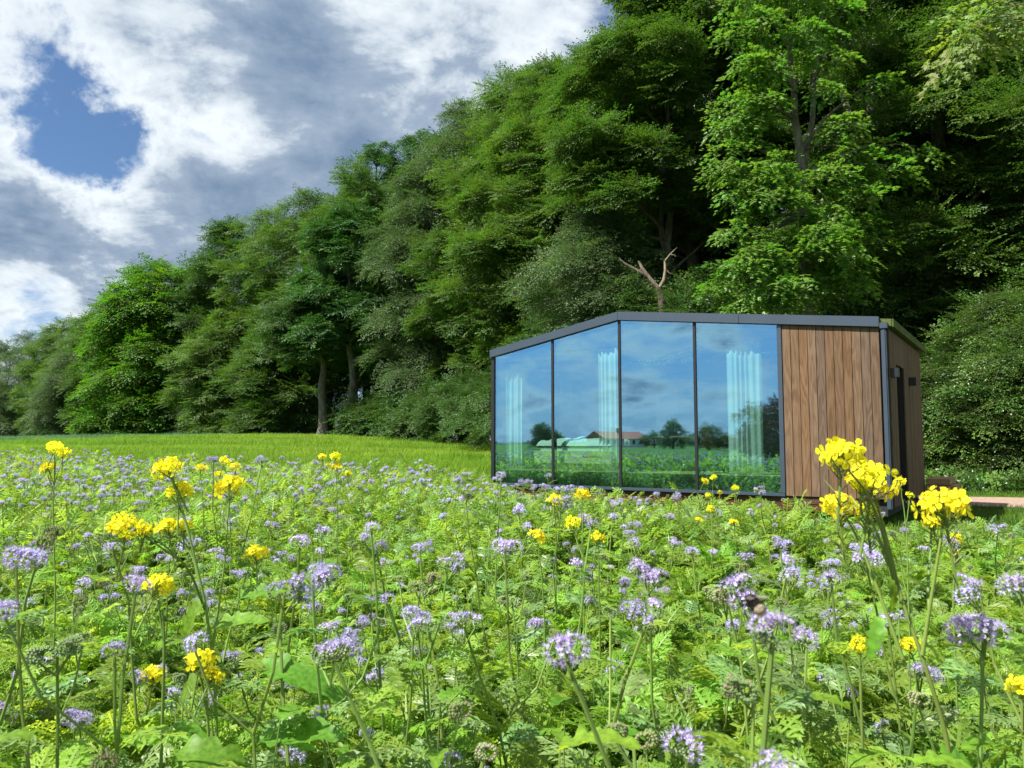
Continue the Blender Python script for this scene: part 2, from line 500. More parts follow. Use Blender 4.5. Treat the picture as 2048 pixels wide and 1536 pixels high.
def glass_mat():
    m, t, out = new_mat('blue_mirror_glass')
    gl = t.n('ShaderNodeBsdfGlossy'); gl.inputs['Color'].default_value = (0.38, 0.74, 1.0, 1); gl.inputs['Roughness'].default_value = 0.0
    tr = t.n('ShaderNodeBsdfTransparent'); tr.inputs[0].default_value = (0.68, 1.0, 0.90, 1)
    tcn = t.n('ShaderNodeTexCoord')
    nz, _ = t.noise(tcn.outputs['Object'], 0.9, 1, 0.4)
    bp = t.n('ShaderNodeBump'); bp.inputs['Strength'].default_value = 0.06; bp.inputs['Distance'].default_value = 0.02
    t.l(nz, bp.inputs['Height']); t.l(bp.outputs[0], gl.inputs['Normal'])
    mx = t.n('ShaderNodeMixShader'); mx.inputs[0].default_value = 0.57
    t.l(tr.outputs[0], mx.inputs[1]); t.l(gl.outputs[0], mx.inputs[2]); t.l(mx.outputs[0], out.inputs[0])
    return m
M['glass'] = glass_mat()

# ------------------------------------------------------------------ ground
def sstep(a, b, x):
    t = np.clip((x - a) / (b - a), 0, 1); return t * t * (3 - 2 * t)

def gz(x, y):
    x = np.asarray(x, float); y = np.asarray(y, float)
    return sstep(13, 60, y) * (0.92 + 0.60 * np.exp(-((x + 20) / 26.0) ** 2)) + 0.06 * sstep(5, 10, y)

EDGE = [(-400, 210), (-60, 54), (-11, 20), (-3, 13.5), (-0.5, 11.3), (0.6, 9.4), (2.6, 7.6), (4.5, 6.5), (7, 5.3), (12, 4), (60, -4)]
EX = np.array([e[0] for e in EDGE], float); EY = np.array([e[1] for e in EDGE], float)
def edge_y(x): return np.interp(x, EX, EY)

WOOD = [(-420, 330), (-101, 152), (-60, 108), (-39, 86), (-26, 74), (-17, 66), (-9, 56), (-2, 44), (3, 33), (8, 24), (14, 21), (40, 16), (200, -40)]
WX = np.array([e[0] for e in WOOD], float); WY = np.array([e[1] for e in WOOD], float)
def wood_y(x): return np.interp(x, WX, WY)

def crop_mask(x, y):
    """crop field between the flower strip and the wood, left of the cabin"""
    return (y > edge_y(x) + 0.15) & (y < wood_y(x) - 1.5) & (x < -0.9 + 0.05 * (y - 12))

def build_ground():
    def axis(lim, near, step, grow):
        xs = [0.0]
        s = step
        while xs[-1] < lim:
            if xs[-1] > near: s *= grow
            xs.append(xs[-1] + s)
        return np.array(xs)
    a = axis(1800, 24, 0.35, 1.09)
    xs = np.concatenate([-a[:0:-1], a]); ys = np.concatenate([-a[:0:-1], a])
    X, Y = np.meshgrid(xs, ys)
    Z = gz(X, Y)
    near = np.exp(-(X ** 2 + Y ** 2) / 900)
    r = np.random.default_rng(3)
    Z = Z + near * r.normal(0, 0.012, X.shape)
    V = np.stack([X, Y, Z], -1).reshape(-1, 3)
    nx, ny = len(xs), len(ys)
    i = (np.arange(ny - 1)[:, None] * nx + np.arange(nx - 1)[None]).ravel()
    g = Geo(); g.add(V, np.stack([i, i + 1, i + nx + 1, i + nx], -1))
    m, t, out = new_mat('ground')
    ge = t.n('ShaderNodeNewGeometry'); P = ge.outputs['Position']
    sp = t.n('ShaderNodeSeparateXYZ'); t.l(P, sp.inputs[0])
    fc = t.n('ShaderNodeFloatCurve')
    # distance past the flower strip's edge, as a piecewise curve of x
    mp = fc.mapping; c = mp.curves[0]
    pts = [(-60, 54), (-11, 20), (-3, 13.5), (-0.5, 11.3), (0.6, 9.4), (2.6, 7.6), (4.5, 6.5), (7, 5.3), (12, 4), (60, -4)]
    for k, (x, y) in enumerate(pts):
        q = ((x + 60) / 120, (y + 6) / 60)
        if k == 0: c.points[0].location = q
        elif k == len(pts) - 1: c.points[-1].location = q
        else: c.points.new(*q)
    for p_ in c.points: p_.handle_type = 'VECTOR'
    mp.update()
    xn = t.math('DIVIDE', t.math('ADD', sp.outputs[0], 60.0), 120.0, clamp=True)
    t.l(xn, fc.inputs['Value'])
    ey = t.math('SUBTRACT', t.math('MULTIPLY', fc.outputs[0], 60.0), 6.0)
    w, _ = t.noise(P, 0.9, 3)
    past = t.math('SUBTRACT', t.math('ADD', sp.outputs[1], t.math('MULTIPLY', w, 0.5)), ey)
    inside = t.maprange(past, -0.1, 0.6)
    inside = t.math('MAXIMUM', inside, t.maprange(sp.outputs[1], -2.0, -4.0))
    inside = t.math('MAXIMUM', inside, t.maprange(sp.outputs[0], -17.0, -24.0))
    n1, _ = t.noise(P, 9.0, 6, 0.65); n2, _ = t.noise(P, 70.0, 3, 0.6)
    soil = t.mix(t.maprange(t.math('ADD', t.math('MULTIPLY', n1, 0.6), t.math('MULTIPLY', n2, 0.4)), 0.35, 0.65), (0.055, 0.034, 0.022), (0.15, 0.095, 0.062))
    n3, _ = t.noise(P, 0.35, 4, 0.6)
    green = t.mix(t.maprange(n3, 0.35, 0.65), (0.045, 0.105, 0.012), (0.085, 0.16, 0.016))
    green = t.mix(t.maprange(n2, 0.3, 0.7, 0, 0.5), green, (0.03, 0.06, 0.01))
    col = t.mix(inside, soil, green)
    pr = t.n('ShaderNodeBsdfPrincipled'); t.l(col, pr.inputs['Base Color'])
    pr.inputs['Roughness'].default_value = 0.95; pr.inputs['Specular IOR Level'].default_value = 0.1
    bp = t.n('ShaderNodeBump'); bp.inputs['Strength'].default_value = 0.8; bp.inputs['Distance'].default_value = 0.03
    t.l(n1, bp.inputs['Height']); t.l(bp.outputs[0], pr.inputs['Normal'])
    t.l(pr.outputs[0], out.inputs[0])
    return tag(obj('ground', g.mesh('ground', [m], smooth=True)), kind='structure')
build_ground()

# gravel path on the right, behind the lawn
def build_path():
    g = Geo()
    cl = [(6.4, 15.6), (8.0, 14.6), (10.5, 13.9), (14, 13.4), (22, 12.6), (40, 11)]
    L = []
    for k in range(61):
        x = 6.6 + k * 0.55
        y = np.interp(x, [c[0] for c in cl], [c[1] for c in cl])
        for d in (-1.25, -0.4, 0.45, 1.3):
            yy = y + d + 0.10 * math.sin(x * 2.3 + d * 3)
            L.append((x, yy, float(gz(x, yy)) + 0.03))
    i = []
    for k in range(60):
        for j in range(3): i.append((k * 4 + j, k * 4 + 4 + j, k * 4 + 5 + j, k * 4 + 1 + j))
    g.add(L, i)
    m = plain_mat('pinkish_gravel', (0.27, 0.19, 0.15), rough=0.95, noise=0.35, nscale=14, bump=0.9, bscale=60)
    tag(obj('gravel_path', g.mesh('gravel_path', [m])), kind='structure')
build_path()

# ------------------------------------------------------------------ the cabin
THETA = math.atan2(0.0526, 0.0765)
P0 = np.array([-39 / F * 14.0, 14.0, 0.0])
SX = np.array([math.cos(THETA), -math.sin(THETA), 0]); SY = np.array([math.sin(THETA), math.cos(THETA), 0])
PW = 1.3                                  # width of a glass panel
LEN, DEP = 6.53, 3.45
def cab(a, b, z=0.0): return P0 + SX * a + SY * b + np.array([0, 0, z])
def roof_z(x): return float(np.interp(x, [0, 2.6, LEN], [2.91, 3.37, 2.915]))

def build_cabin():
    root = obj('mirror_cabin', None, loc=tuple(P0), rot=(0, 0, -THETA))
    tag(root, 'wooden cabin with four tall mirrored glass panels standing before the wood', 'cabin')
    def part(name, boxes, mat, bevel=0.003, parent=root, smooth=False):
        return obj(name, bevelled(name, boxes, mat, bevel), parent)
    # glass
    clear, t, out = new_mat('clear_glass_edge')
    tr = t.n('ShaderNodeBsdfTransparent'); tr.inputs[0].default_value = (0.97, 0.99, 0.98, 1); t.l(tr.outputs[0], out.inputs[0])
    for k in range(4):
        x0, x1 = k * PW + (0.05 if k == 0 else 0.025), (k + 1) * PW - (0.035 if k == 3 else 0.025)
        g = Geo()
        v = prism_v([(x0, 0.475), (x1, 0.475), (x1, roof_z(x1) - 0.145), (x0, roof_z(x0) - 0.145)], 0.006, 0.026)
        for q, f in enumerate(BOXF): g.add([v[i] for i in f], [(0, 1, 2, 3)], 0 if q == 2 else 1)
        pane = obj('glass_pane', g.mesh('glass_pane', [M['glass'], clear]), root)
        pane.rotation_euler = (random.uniform(-.0012, .0012), 0, random.uniform(-.0015, .0015))
    # frame members
    for x0, x1 in ((-0.02, 0.05), (PW - .022, PW + .022), (2 * PW - .022, 2 * PW + .022), (3 * PW - .022, 3 * PW + .022)):
        y0 = -0.012 if x0 > 0 else -0.02
        part('mullion', [prism_v([(x0, .472), (x1, .472), (x1, roof_z(x1) - .142), (x0, roof_z(x0) - .142)], y0, 0.10)], M['black'], 0.002)
    part('frame_post', [prism_v([(4 * PW - .035, .472), (4 * PW + .03, .472), (4 * PW + .03, roof_z(5.23) - .142), (4 * PW - .035, roof_z(5.165) - .142)], -0.02, 0.10)], M['slate'])
    part('sill', [(-0.025, 4 * PW + .03, -0.035, 0.10, .425, .470)], M['slate'])
    # roof edge
    part('fascia', [prism_v([(-0.03, 2.765), (2.6, 3.228), (2.6, 3.37), (-0.03, 2.905)], -0.055, -0.003)], M['slate'])
    jx = 4.62
    for a, b in ((2.602, jx - .002), (jx + .002, LEN + .01)):
        part('fascia', [prism_v([(a, roof_z(a) - .142), (b, roof_z(b) - .142), (b, roof_z(b)), (a, roof_z(a))], -0.055, -0.003)], M['slate'])
    # roof body, sheet reflection painted as green on the right slope
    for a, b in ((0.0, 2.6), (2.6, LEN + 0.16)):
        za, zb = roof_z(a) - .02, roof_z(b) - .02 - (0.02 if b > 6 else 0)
        part('roof', [prism_v([(a, za - .10), (b, zb - .10), (b, zb), (a, za)], 0.0, DEP + .1)], M['roof_reflection'] if a > 1 else M['slate'], 0.004)
    part('eaves_board', [(LEN + 0.165, LEN + 0.185, 0.0, DEP + .1, 2.765, 2.875)], M['roof_reflection'], 0.003)
    # planks of the front
    n = 11; x0 = 4 * PW + .036; w = (LEN - x0) / n
    for i in range(n):
        a, b = x0 + i * w + .003, x0 + (i + 1) * w - .003
        me = bevelled('plank', [prism_v([(a - (a + b) / 2, .435 - 1.6), (b - (a + b) / 2, .435 - 1.6), (b - (a + b) / 2, roof_z(b) - .145 - 1.6), (a - (a + b) / 2, roof_z(a) - .145 - 1.6)], 0, 0.02)], M['wood'], 0.003)
        obj('plank', me, root, loc=((a + b) / 2, -0.004 + random.uniform(-.0015, .0015), 1.6))
    # side wall planks with the door recess at d 0.62 .. 1.38
    nb = 30; wd = (DEP - 0.075) / nb; side = None; side_top = None
    for i in range(nb):
        d0 = 0.075 + i * wd
        recess = 0.60 < d0 + wd / 2 < 1.40
        z0, z1 = (2.31, 2.755) if recess else (.33, 2.755)
        key = recess
        if (side_top if recess else side) is None:
            me = bevelled('side_plank', [(0, .02, 0.0025, wd - .0025, z0 - 1.5, z1 - 1.5)], M['wood'], 0.002)
            if recess: side_top = me
            else: side = me
        obj('plank', side_top if recess else side, root, loc=(LEN + .09 + random.uniform(-.001, .001), d0, 1.5))
    # carcass behind the cladding
    part('wall', [prism_v([(4 * PW + .04, .44), (LEN + .005, .44), (LEN + .005, 2.75), (4 * PW + .04, roof_z(4 * PW) - .16)], 0.02, 0.12)], M['black'], 0)
    part('wall', [(LEN + .015, LEN + .085, .09, .60, .34, 2.745), (LEN + .015, LEN + .085, 1.41, DEP - .02, .34, 2.745), (LEN + .015, LEN + .085, .60, 1.41, 2.33, 2.745)], M['black'], 0)
    part('wall', [(0.0, LEN, DEP - .10, DEP, .44, 2.76)], M['wood'], 0)
    part('wall', [(-.018, .03, .11, .5, .44, 2.76), (-.018, .03, 2.9, DEP - .11, .44, 2.76), (-.018, .03, .5, 2.9, .44, 2.76)], M['cream'], 0)  # last box fills the opening, added to block sun from the left
    door = part('door', [(LEN - .24, LEN - .20, .60, 1.40, .47, 2.31)], M['black'])
    part('door_handle', [(LEN - .19, LEN - .16, 1.27, 1.30, 1.3, 1.75)], M['slate'], 0.004, door)
    part('door_jamb', [(LEN - .2, LEN + .012, .585, .60, .45, 2.33), (LEN - .2, LEN + .012, 1.40, 1.415, .45, 2.33)], M['wood'], 0.002)
    # corner pipe
    g = Geo()
    part('corner_pipe', [(LEN + .025, LEN + .088, -.045, .06, .30, 2.74)], M['slate'], 0.012)
    part('pipe_cap', [(LEN + .015, LEN + .115, -.055, .07, 2.745, 2.83)], M['slate'], 0.006)
    for d in (0.09, 1.93):
        part('wall_lamp', [(LEN + .115, LEN + .21, d, d + .10, 2.085, 2.215)], M['black'], 0.004)
    # plinth: two rows of boards
    for zz0, zz1, cuts in ((.325, .420, (0.05, 2.35, 4.9, 6.42)), (.222, .318, (0.05, 1.2, 3.75, 6.42))):
        for a, b in zip(cuts[:-1], cuts[1:]):
            me = bevelled('plinth_board', [(0, b - a - .004, 0, .03, zz0, zz1)], M['wood_h'], 0.003)
            obj('plinth_board', me, root, loc=(a, 0.02 + random.uniform(0, .003), 0))
    part('base_frame', [(.06, 6.40, .06, .14, .16, .40), (6.44, 6.55, .06, DEP - .1, .20, .41)], M['slab'], 0.003)
    for a in (0.4, 3.3, 6.0):
        for b in (0.35, 3.0):
            part('foot', [(a - .12, a + .12, b - .12, b + .12, -.05, .40)], M['slab'], 0.01)
    # inside
    part('floor', [(.03, LEN - .25, .11, DEP - .1, .46, .70)], M['slab'], 0)
    part('floor', [(.03, LEN - .25, .112, DEP - .1, .703, .71)], M['pale_wood'], 0)
    part('ceiling', [prism_v([(.03, 2.70), (2.6, 3.15), (2.6, 3.17), (.03, 2.72)], .11, DEP - .1), prism_v([(2.601, 3.15), (LEN - .25, 2.73), (LEN - .25, 2.75), (2.601, 3.17)], .11, DEP - .1)], M['cream'], 0)
    part('inner_wall', [(LEN - .245, LEN - .242, .11, DEP - .1, .71, 2.73)], M['cream'], 0)
    part('inner_wall', [(.03, 1.1, DEP - .16, DEP - .105, .71, 2.76), (1.1, 4.1, DEP - .16, DEP - .105, 2.45, 2.8), (1.1, 2.0, DEP - .16, DEP - .105, .71, 1.5), (2.0, LEN - .25, DEP - .16, DEP - .105, .71, 2.4)], M['cream'], 0)
    return root
CABIN = build_cabin()

def in_cabin(name, me, a, b, z, rot=0.0, parent=None):
    p = cab(a, b, z)
    return obj(name, me, parent, loc=tuple(p), rot=(0, 0, -THETA + rot))

def curtain(a0, a1, b, z0, z1, label, along=0.0):
    g = Geo(); n = 72; w = a1 - a0; m = 9
    ts = np.linspace(0, 1, n)
    zz = np.linspace(z0, z1, m)
    V = []
    for z in zz:
        fz = 1 + 0.25 * (1 - (z - z0) / (z1 - z0))
        V.append(np.stack([ts * w, (0.018 + .008 * np.sin(ts * 7 + a0)) * fz * np.sin(ts * w * 2 * math.pi / 0.085 + 1.2 * np.sin(ts * 9 + a0 * 5) + .25 * np.sin(z * 2.1 + ts * 4)) + 0.012 * np.sin(ts * 11 + z), np.full(n, z - z0)], -1))
    V = np.concatenate(V)
    i = (np.arange(m - 1)[:, None] * n + np.arange(n - 1)[None]).ravel()
    g.add(V, np.stack([i, i + 1, i + n + 1, i + n], -1))
    o = in_cabin('curtain', g.mesh('curtain', [M['curtain']], smooth=True), a0, b, z0, along)
    sd = o.modifiers.new('thickness', 'SOLIDIFY'); sd.thickness = 0.003
    tag(o, label, 'curtain', 'curtains inside the cabin')
curtain(.12, .50, .22, .715, 2.66, 'white curtain behind the leftmost glass panel of the cabin')
curtain(2.10, 2.54, .22, .715, 2.80, 'white curtain gathered beside the mullion under the roof ridge')
curtain(4.32, 4.86, .24, .715, 2.74, 'wide white curtain behind the glass panel next to the planks')
curtain(1.92, 2.40, 2.98, .715, 2.62, 'white curtain on the back wall behind the round table')
def curtain_rail(a0, a1, b, z, label):
    r = in_cabin('curtain_rail', bevelled('curtain_rail', [(0, a1 - a0, -.012, .012, 0, .022)], M['black'], .003), a0, b, z)
    tag(r, label, 'rail')
curtain_rail(.08, 1.2, .22, 2.665, 'dark curtain rail under the left end of the cabin roof')
curtain_rail(1.45, 2.6, .22, 2.805, 'dark curtain rail beside the ridge mullion')
curtain_rail(3.95, 5.1, .24, 2.745, 'dark curtain rail behind the glass panel next to the planks')
curtain(.14, .62, 2.2, .715, 2.6, 'white curtain on the far wall above the bed', along=math.pi / 2)

def build_bed():
    root = in_cabin('bed', None, .80, .17, .711)
    tag(root, 'low pale timber bed with rumpled white bedding inside the cabin', 'bed')
    W_, D_ = 1.55, 2.0
    obj('plinth', bevelled('bed_plinth', [(.08, W_ - .08, .08, D_ - .08, 0, .12)], M['pale_wood'], .004), root)
    for nm, b in (('side_rail', (0, W_, 0, .05, .125, .34)), ('side_rail', (0, W_, D_ - .05, D_, .125, .34)), ('side_rail', (0, .05, .052, D_ - .052, .125, .34)), ('side_rail', (W_ - .05, W_, .052, D_ - .052, .125, .34))):
        obj(nm, bevelled('rail', [b], M['pale_wood'], .005), root)
    obj('mattress', bevelled('mattress', [(.06, W_ - .06, .06, D_ - .06, .2, .44)], M['linen'], .04, 3), root)
    g = Geo(); nx, ny = 44, 50
    X, Y = np.meshgrid(np.linspace(.02, W_ - .02, nx), np.linspace(.03, D_ - .1, ny))
    r = np.random.default_rng(5)
    Z = np.full(X.shape, .50)
    for _ in range(70):
        a = r.uniform(0, math.pi); c = r.uniform(0, 1, 2) * [W_, D_]; wv = r.uniform(.03, .12); ln = r.uniform(.15, .5)
        u = (X - c[0]) * math.cos(a) + (Y - c[1]) * math.sin(a); v = -(X - c[0]) * math.sin(a) + (Y - c[1]) * math.cos(a)
        Z += r.uniform(.01, .045) * np.exp(-(v / wv) ** 2 - (u / ln) ** 2)
    ed = np.minimum.reduce([X - .02, W_ - .02 - X, Y - .03, D_ - .1 - Y])
    Z = .43 + (Z - .43) * np.clip(ed / .08, 0, 1) ** .5
    V = np.stack([X, Y, Z], -1).reshape(-1, 3)
    i = (np.arange(ny - 1)[:, None] * nx + np.arange(nx - 1)[None]).ravel()
    g.add(V, np.stack([i, i + 1, i + nx + 1, i + nx], -1))
    obj('duvet', g.mesh('duvet', [M['linen']], smooth=True), root)
    for a in (.12, .82):
        g = Geo(); u, v = np.meshgrid(np.linspace(-1, 1, 15), np.linspace(-1, 1, 13))
        th = (1 - np.abs(u) ** 3) ** .5 * (1 - np.abs(v) ** 3) ** .5
        for sgn in (1, -1):
            V = np.stack([u * .3, v * .2, sgn * th * .09], -1).reshape(-1, 3)
            i = (np.arange(12)[:, None] * 15 + np.arange(14)[None]).ravel()
            g.add(V, np.stack([i, i + 1, i + 16, i + 15], -1))
        obj('pillow', g.mesh('pillow', [M['linen']], smooth=True), root, loc=(a + .3, D_ - .25, .60), rot=(.3, 0, 0))
build_bed()

def build_furniture():
    # stool by the bed
    r = in_cabin('stool', None, 1.95, .16, .711)
    tag(r, 'small square stool with thin legs standing in front of the bed', 'stool')
    obj('seat', bevelled('stool_seat', [(-.17, .17, -.0, .3, .24, .265)], M['table_wood'], .004), r)
    for x in (-.15, .15):
        for y in (.02, .28):
            g = Geo(); tube(g, [(x, y, 0), (x * .95, y, .24)], [.009, .009], 6)
            obj('leg', g.mesh('stool_leg', [M['black']]), r)
    # round table
    r = in_cabin('round_table', None, 3.0, 1.35, .711)
    tag(r, 'round wooden table behind the third glass panel', 'table')
    g = Geo(); lathe(g, [(.001, .56), (.52, .56), (.54, .575), (.54, .59), (.52, .60), (.001, .60)], 40)
    obj('table_top', g.mesh('table_top', [M['table_wood']]), r)
    g = Geo(); lathe(g, [(.001, 0), (.28, .0), (.28, .02), (.05, .05), (.035, .3), (.05, .555)], 24)
    obj('pedestal', g.mesh('pedestal', [M['black']], smooth=True), r)
    # two chairs
    def chair(a, b, rot, label):
        r = in_cabin('shell_chair', None, a, b, .711, rot)
        tag(r, label, 'chair', 'shell chairs by the round table')
        g = Geo(); nu, nv = 17, 12
        u = np.linspace(-1, 1, nu); v = np.linspace(0, 1, nv)
        V = []
        for vv in v:
            ang = u * math.pi * .62
            rad = .22 + .06 * vv
            top = .18 + .26 * (np.cos(ang * .8)) ** 2
            V.append(np.stack([rad * np.sin(ang), rad * np.cos(ang) - .02, .38 + vv * top], -1))
        V = np.concatenate(V); i = (np.arange(nv - 1)[:, None] * nu + np.arange(nu - 1)[None]).ravel()
        g.add(V, np.stack([i, i + 1, i + nu + 1, i + nu], -1))
        o = obj('backrest', g.mesh('chair_shell', [M['leather']], smooth=True), r)
        sd = o.modifiers.new('thickness', 'SOLIDIFY'); sd.thickness = 0.02
        g = Geo(); lathe(g, [(.001, .36), (.2, .36), (.225, .385), (.22, .42), (.18, .44), (.001, .43)], 28)
        obj('seat', g.mesh('chair_seat', [M['leather']], smooth=True), r)
        g = Geo(); tube(g, [(0, 0, .10), (0, 0, .37)], [.022, .022], 10)
        obj('column', g.mesh('chair_column', [M['black']], smooth=True), r)
        for k in range(4):
            q = math.pi / 4 + k * math.pi / 2
            g = Geo(); tube(g, [(0, 0, .15), (.16 * math.cos(q), .16 * math.sin(q), .09), (.32 * math.cos(q), .32 * math.sin(q), .0)], [.016, .014, .011], 7)
            obj('leg', g.mesh('chair_leg', [M['black']]), r)
    chair(3.95, .62, -2.6, 'dark shell chair with splayed star legs right of the round table')
    chair(2.62, .85, 2.3, 'dark shell chair left of the round table beside the ridge mullion')
    # pendant lamp
    r = in_cabin('pendant_lamp', None, 3.02, 1.35, 0)
    tag(r, 'dark dome pendant lamp hanging above the round table', 'lamp')
    g = Geo(); lathe(g, [(.025, 2.62), (.12, 2.60), (.22, 2.54), (.275, 2.45), (.28, 2.43), (.265, 2.44), (.2, 2.53), (.03, 2.6)], 32)
    obj('shade', g.mesh('lamp_shade', [M['slate']], smooth=True), r)
    g = Geo(); tube(g, [(0, 0, 2.62), (0, 0, 3.08)], [.004, .004], 6)
    obj('cable', g.mesh('lamp_cable', [M['black']]), r)
    # wardrobe
    r = in_cabin('wardrobe', None, 3.35, 2.55, .711)
    tag(r, 'tall pale two door wardrobe at the back of the cabin', 'wardrobe')
    obj('carcass', bevelled('wardrobe_carcass', [(0, 1.3, .022, .6, 0, 1.75)], M['cream'], .004), r)
    for a in (0, .652):
        d = obj('door', bevelled('wardrobe_door', [(a + .002, a + .646, 0, .02, .03, 1.745)], M['cream'], .003), r)
        hx = a + (.60 if a == 0 else .05)
        obj('handle', bevelled('wardrobe_handle', [(hx - .012, hx + .012, -.03, -.002, .9, 1.06)], M['black'], .004), d)
build_furniture()

def build_steps():
    r = in_cabin('timber_steps', None, LEN + .13, DEP - .05, 0)
    tag(r, 'stack of broad timber steps against the rear corner of the cabin', 'steps')
    for z0, z1, a1 in ((.485, .585, .36), (.375, .475, .44), (.265, .365, .44), (.155, .255, .50)):
        b0 = .0
        for j in range(3):
            me = bevelled('step_board', [(0, a1, b0, b0 + .36, z0, z1)], M['step_wood'], .006)
            obj('board', me, r, loc=(random.uniform(-.004, .004), 0, 0)); b0 += .365
build_steps()

# ------------------------------------------------------------------ foliage pieces
def kite(l, w, fold=0.0, droop=0.0):
    """a leaf folded along its midrib: base at the origin, tip at +Y"""
    return (np.array([(0, 0, 0), (-w / 2, l * .5, fold), (0, l, -droop), (w / 2, l * .5, fold)]), np.array([(0, 1, 2), (0, 2, 3)]))

def lobed(l):
    """a five lobed leaf, flat fan of triangles, base at the origin"""
    pts = [(0, 0, 0)]
    ang = [-105, -82, -62, -46, -30, -14, 0, 14, 30, 46, 62, 82, 105]
    rad = [.42, .62, .42, .85, .60, .66, 1.0, .66, .60, .85, .42, .62, .42]
    for a, r in zip(ang, rad):
        a = math.radians(a)
        pts.append((math.sin(a) * r * l * .8, math.cos(a) * r * l, -.22 * abs(math.sin(a)) * r * l - .12 * r * r * l))
    return np.array(pts), np.array([(0, i, i + 1) for i in range(1, 13)])

def make_spray(name, mat, rng, L=.75, nside=6, leaf=.07, lw=.62, droop=.25, lob=False, nleaf=6, twig=True):
    g = Geo(); Ms = []; Ts = []
    def shoot(p0, d0, ln, n):
        d0 = d0 / np.linalg.norm(d0)
        for i in range(n):
            t = (i + .6) / n
            p = p0 + d0 * ln * t + np.array([0, 0, -droop * (ln * t) ** 2 * 1.2])
            side = 1 if i % 2 else -1
            a = math.radians(rng.uniform(35, 70)) * side
            dd = np.array([d0[0] * math.cos(a) - d0[1] * math.sin(a), d0[0] * math.sin(a) + d0[1] * math.cos(a), rng.uniform(-.4, .12)])
            Ms.append((dd, np.array([rng.normal(0, .25), rng.normal(0, .25), 1.0]), leaf * rng.uniform(.7, 1.2))); Ts.append(p)
        Ms.append((d0 + np.array([0, 0, -.3]), np.array([rng.normal(0, .3), rng.normal(0, .3), 1.0]), leaf * rng.uniform(.8, 1.1)))
        Ts.append(p0 + d0 * ln + np.array([0, 0, -droop * ln * ln * 1.2]))
    shoot(np.zeros(3), np.array([0, 1., 0]), L, nleaf + 4)
    for k in range(nside):
        t = (k + .5) / (nside + 1)
        p = np.array([0, L * t, -droop * (L * t) ** 2 * 1.2])
        s = 1 if k % 2 else -1
        a = math.radians(rng.uniform(38, 62)) * s
        shoot(p, np.array([math.sin(a), math.cos(a), rng.uniform(-.15, .1)]), L * rng.uniform(.35, .62) * (1.1 - t * .6), nleaf)
        if twig:
            q = p + np.array([math.sin(a), math.cos(a), 0]) * L * .4
            g.add([p + [0, 0, .003], p - [0, 0, .003], q], [(0, 1, 2)], 1)
    D = np.array([m[0] for m in Ms]); Nn = np.array([m[1] for m in Ms]); S = np.array([m[2] for m in Ms])
    FR = frames(D, Nn) * S[:, None, None]
    v, f = lobed(1.0) if lob else kite(1.0, lw, .10, .08)
    g.addmany(v, f, FR, np.array(Ts), 0)
    if twig: g.add([(-.006, 0, 0), (.006, 0, 0), (0, L, -droop * L * L * 1.2)], [(0, 1, 2)], 1)
    return g.mesh(name, [mat, M['bark_brown']])

SPR = {}
def sprays(kind):
    if kind in SPR: return SPR[kind]
    rng = np.random.default_rng(abs(sum(map(ord, kind))))
    if kind == 'sycamore':
        L = [make_spray('sycamore_spray', M['sycamore'], rng, L=.55, nside=3, leaf=.125, lob=True, droop=.9, nleaf=2) for _ in range(4)]
    elif kind == 'yellowing':
        L = [make_spray('yellow_spray', M['yellowing'], rng, L=.6, nside=3, leaf=.10, lob=True, droop=.9, nleaf=3) for _ in range(3)]
    elif kind == 'lime':
        L = [make_spray('lime_spray', M['lime'], rng, L=.8, nside=6, leaf=.10, lw=.75, droop=.5, nleaf=5) for _ in range(4)]
    elif kind == 'oak':
        L = [make_spray('oak_spray', M['oak'], rng, L=.6, nside=5, leaf=.095, lw=.6, droop=.2, nleaf=5) for _ in range(4)]
    elif kind == 'purple':
        L = [make_spray('copper_spray', M['purple'], rng, L=.6, nside=5, leaf=.09, lw=.5, droop=.0, nleaf=5) for _ in range(3)]
    elif kind == 'shrub':
        L = [make_spray('shrub_spray', M['shrub'], rng, L=.6, nside=5, leaf=.055, lw=.7, droop=.4, nleaf=6) for _ in range(4)]
    elif kind == 'grey':
        L = [make_spray('grey_spray', M['grey'], rng, L=.75, nside=6, leaf=.075, lw=.6, droop=.75, nleaf=6) for _ in range(4)]
    else:
        L = [make_spray(kind + '_spray', M[kind], rng, L=.8, nside=6, leaf=.080, lw=.70, droop=.12, nleaf=6) for _ in range(4)]
    SPR[kind] = L
    return L

# ------------------------------------------------------------------ trees
def bend_path(p0, p1, n, rng, amp=.06, sag=0.0, up=0.0):
    p0 = np.asarray(p0, float); p1 = np.asarray(p1, float)
    d = p1 - p0; L = np.linalg.norm(d)
    t = np.linspace(0, 1, n)[:, None]
    P = p0 + d * t
    w = np.cumsum(rng.normal(0, amp * L / n, (n, 3)), 0); w -= w[-1] * t
    P = P + w * np.sin(np.pi * t) ** .5
    P[:, 2] += (up * L * np.sin(np.pi * t[:, 0] * .9)) - sag * L * t[:, 0] ** 2
    return P

def limb_end_pads(P, rng, npad, size):
    out = []
    for k in range(npad):
        t = 1 - (k / npad) ** 1.1 * .62
        i = t * (len(P) - 1); a = int(min(i, len(P) - 2)); c = P[a] + (P[a + 1] - P[a]) * (i - a)
        c = c + rng.normal(0, size * .35, 3) * [1, 1, .35]
        out.append((c, size * rng.uniform(.75, 1.2) * (1.0 - .15 * k / npad)))
    return out

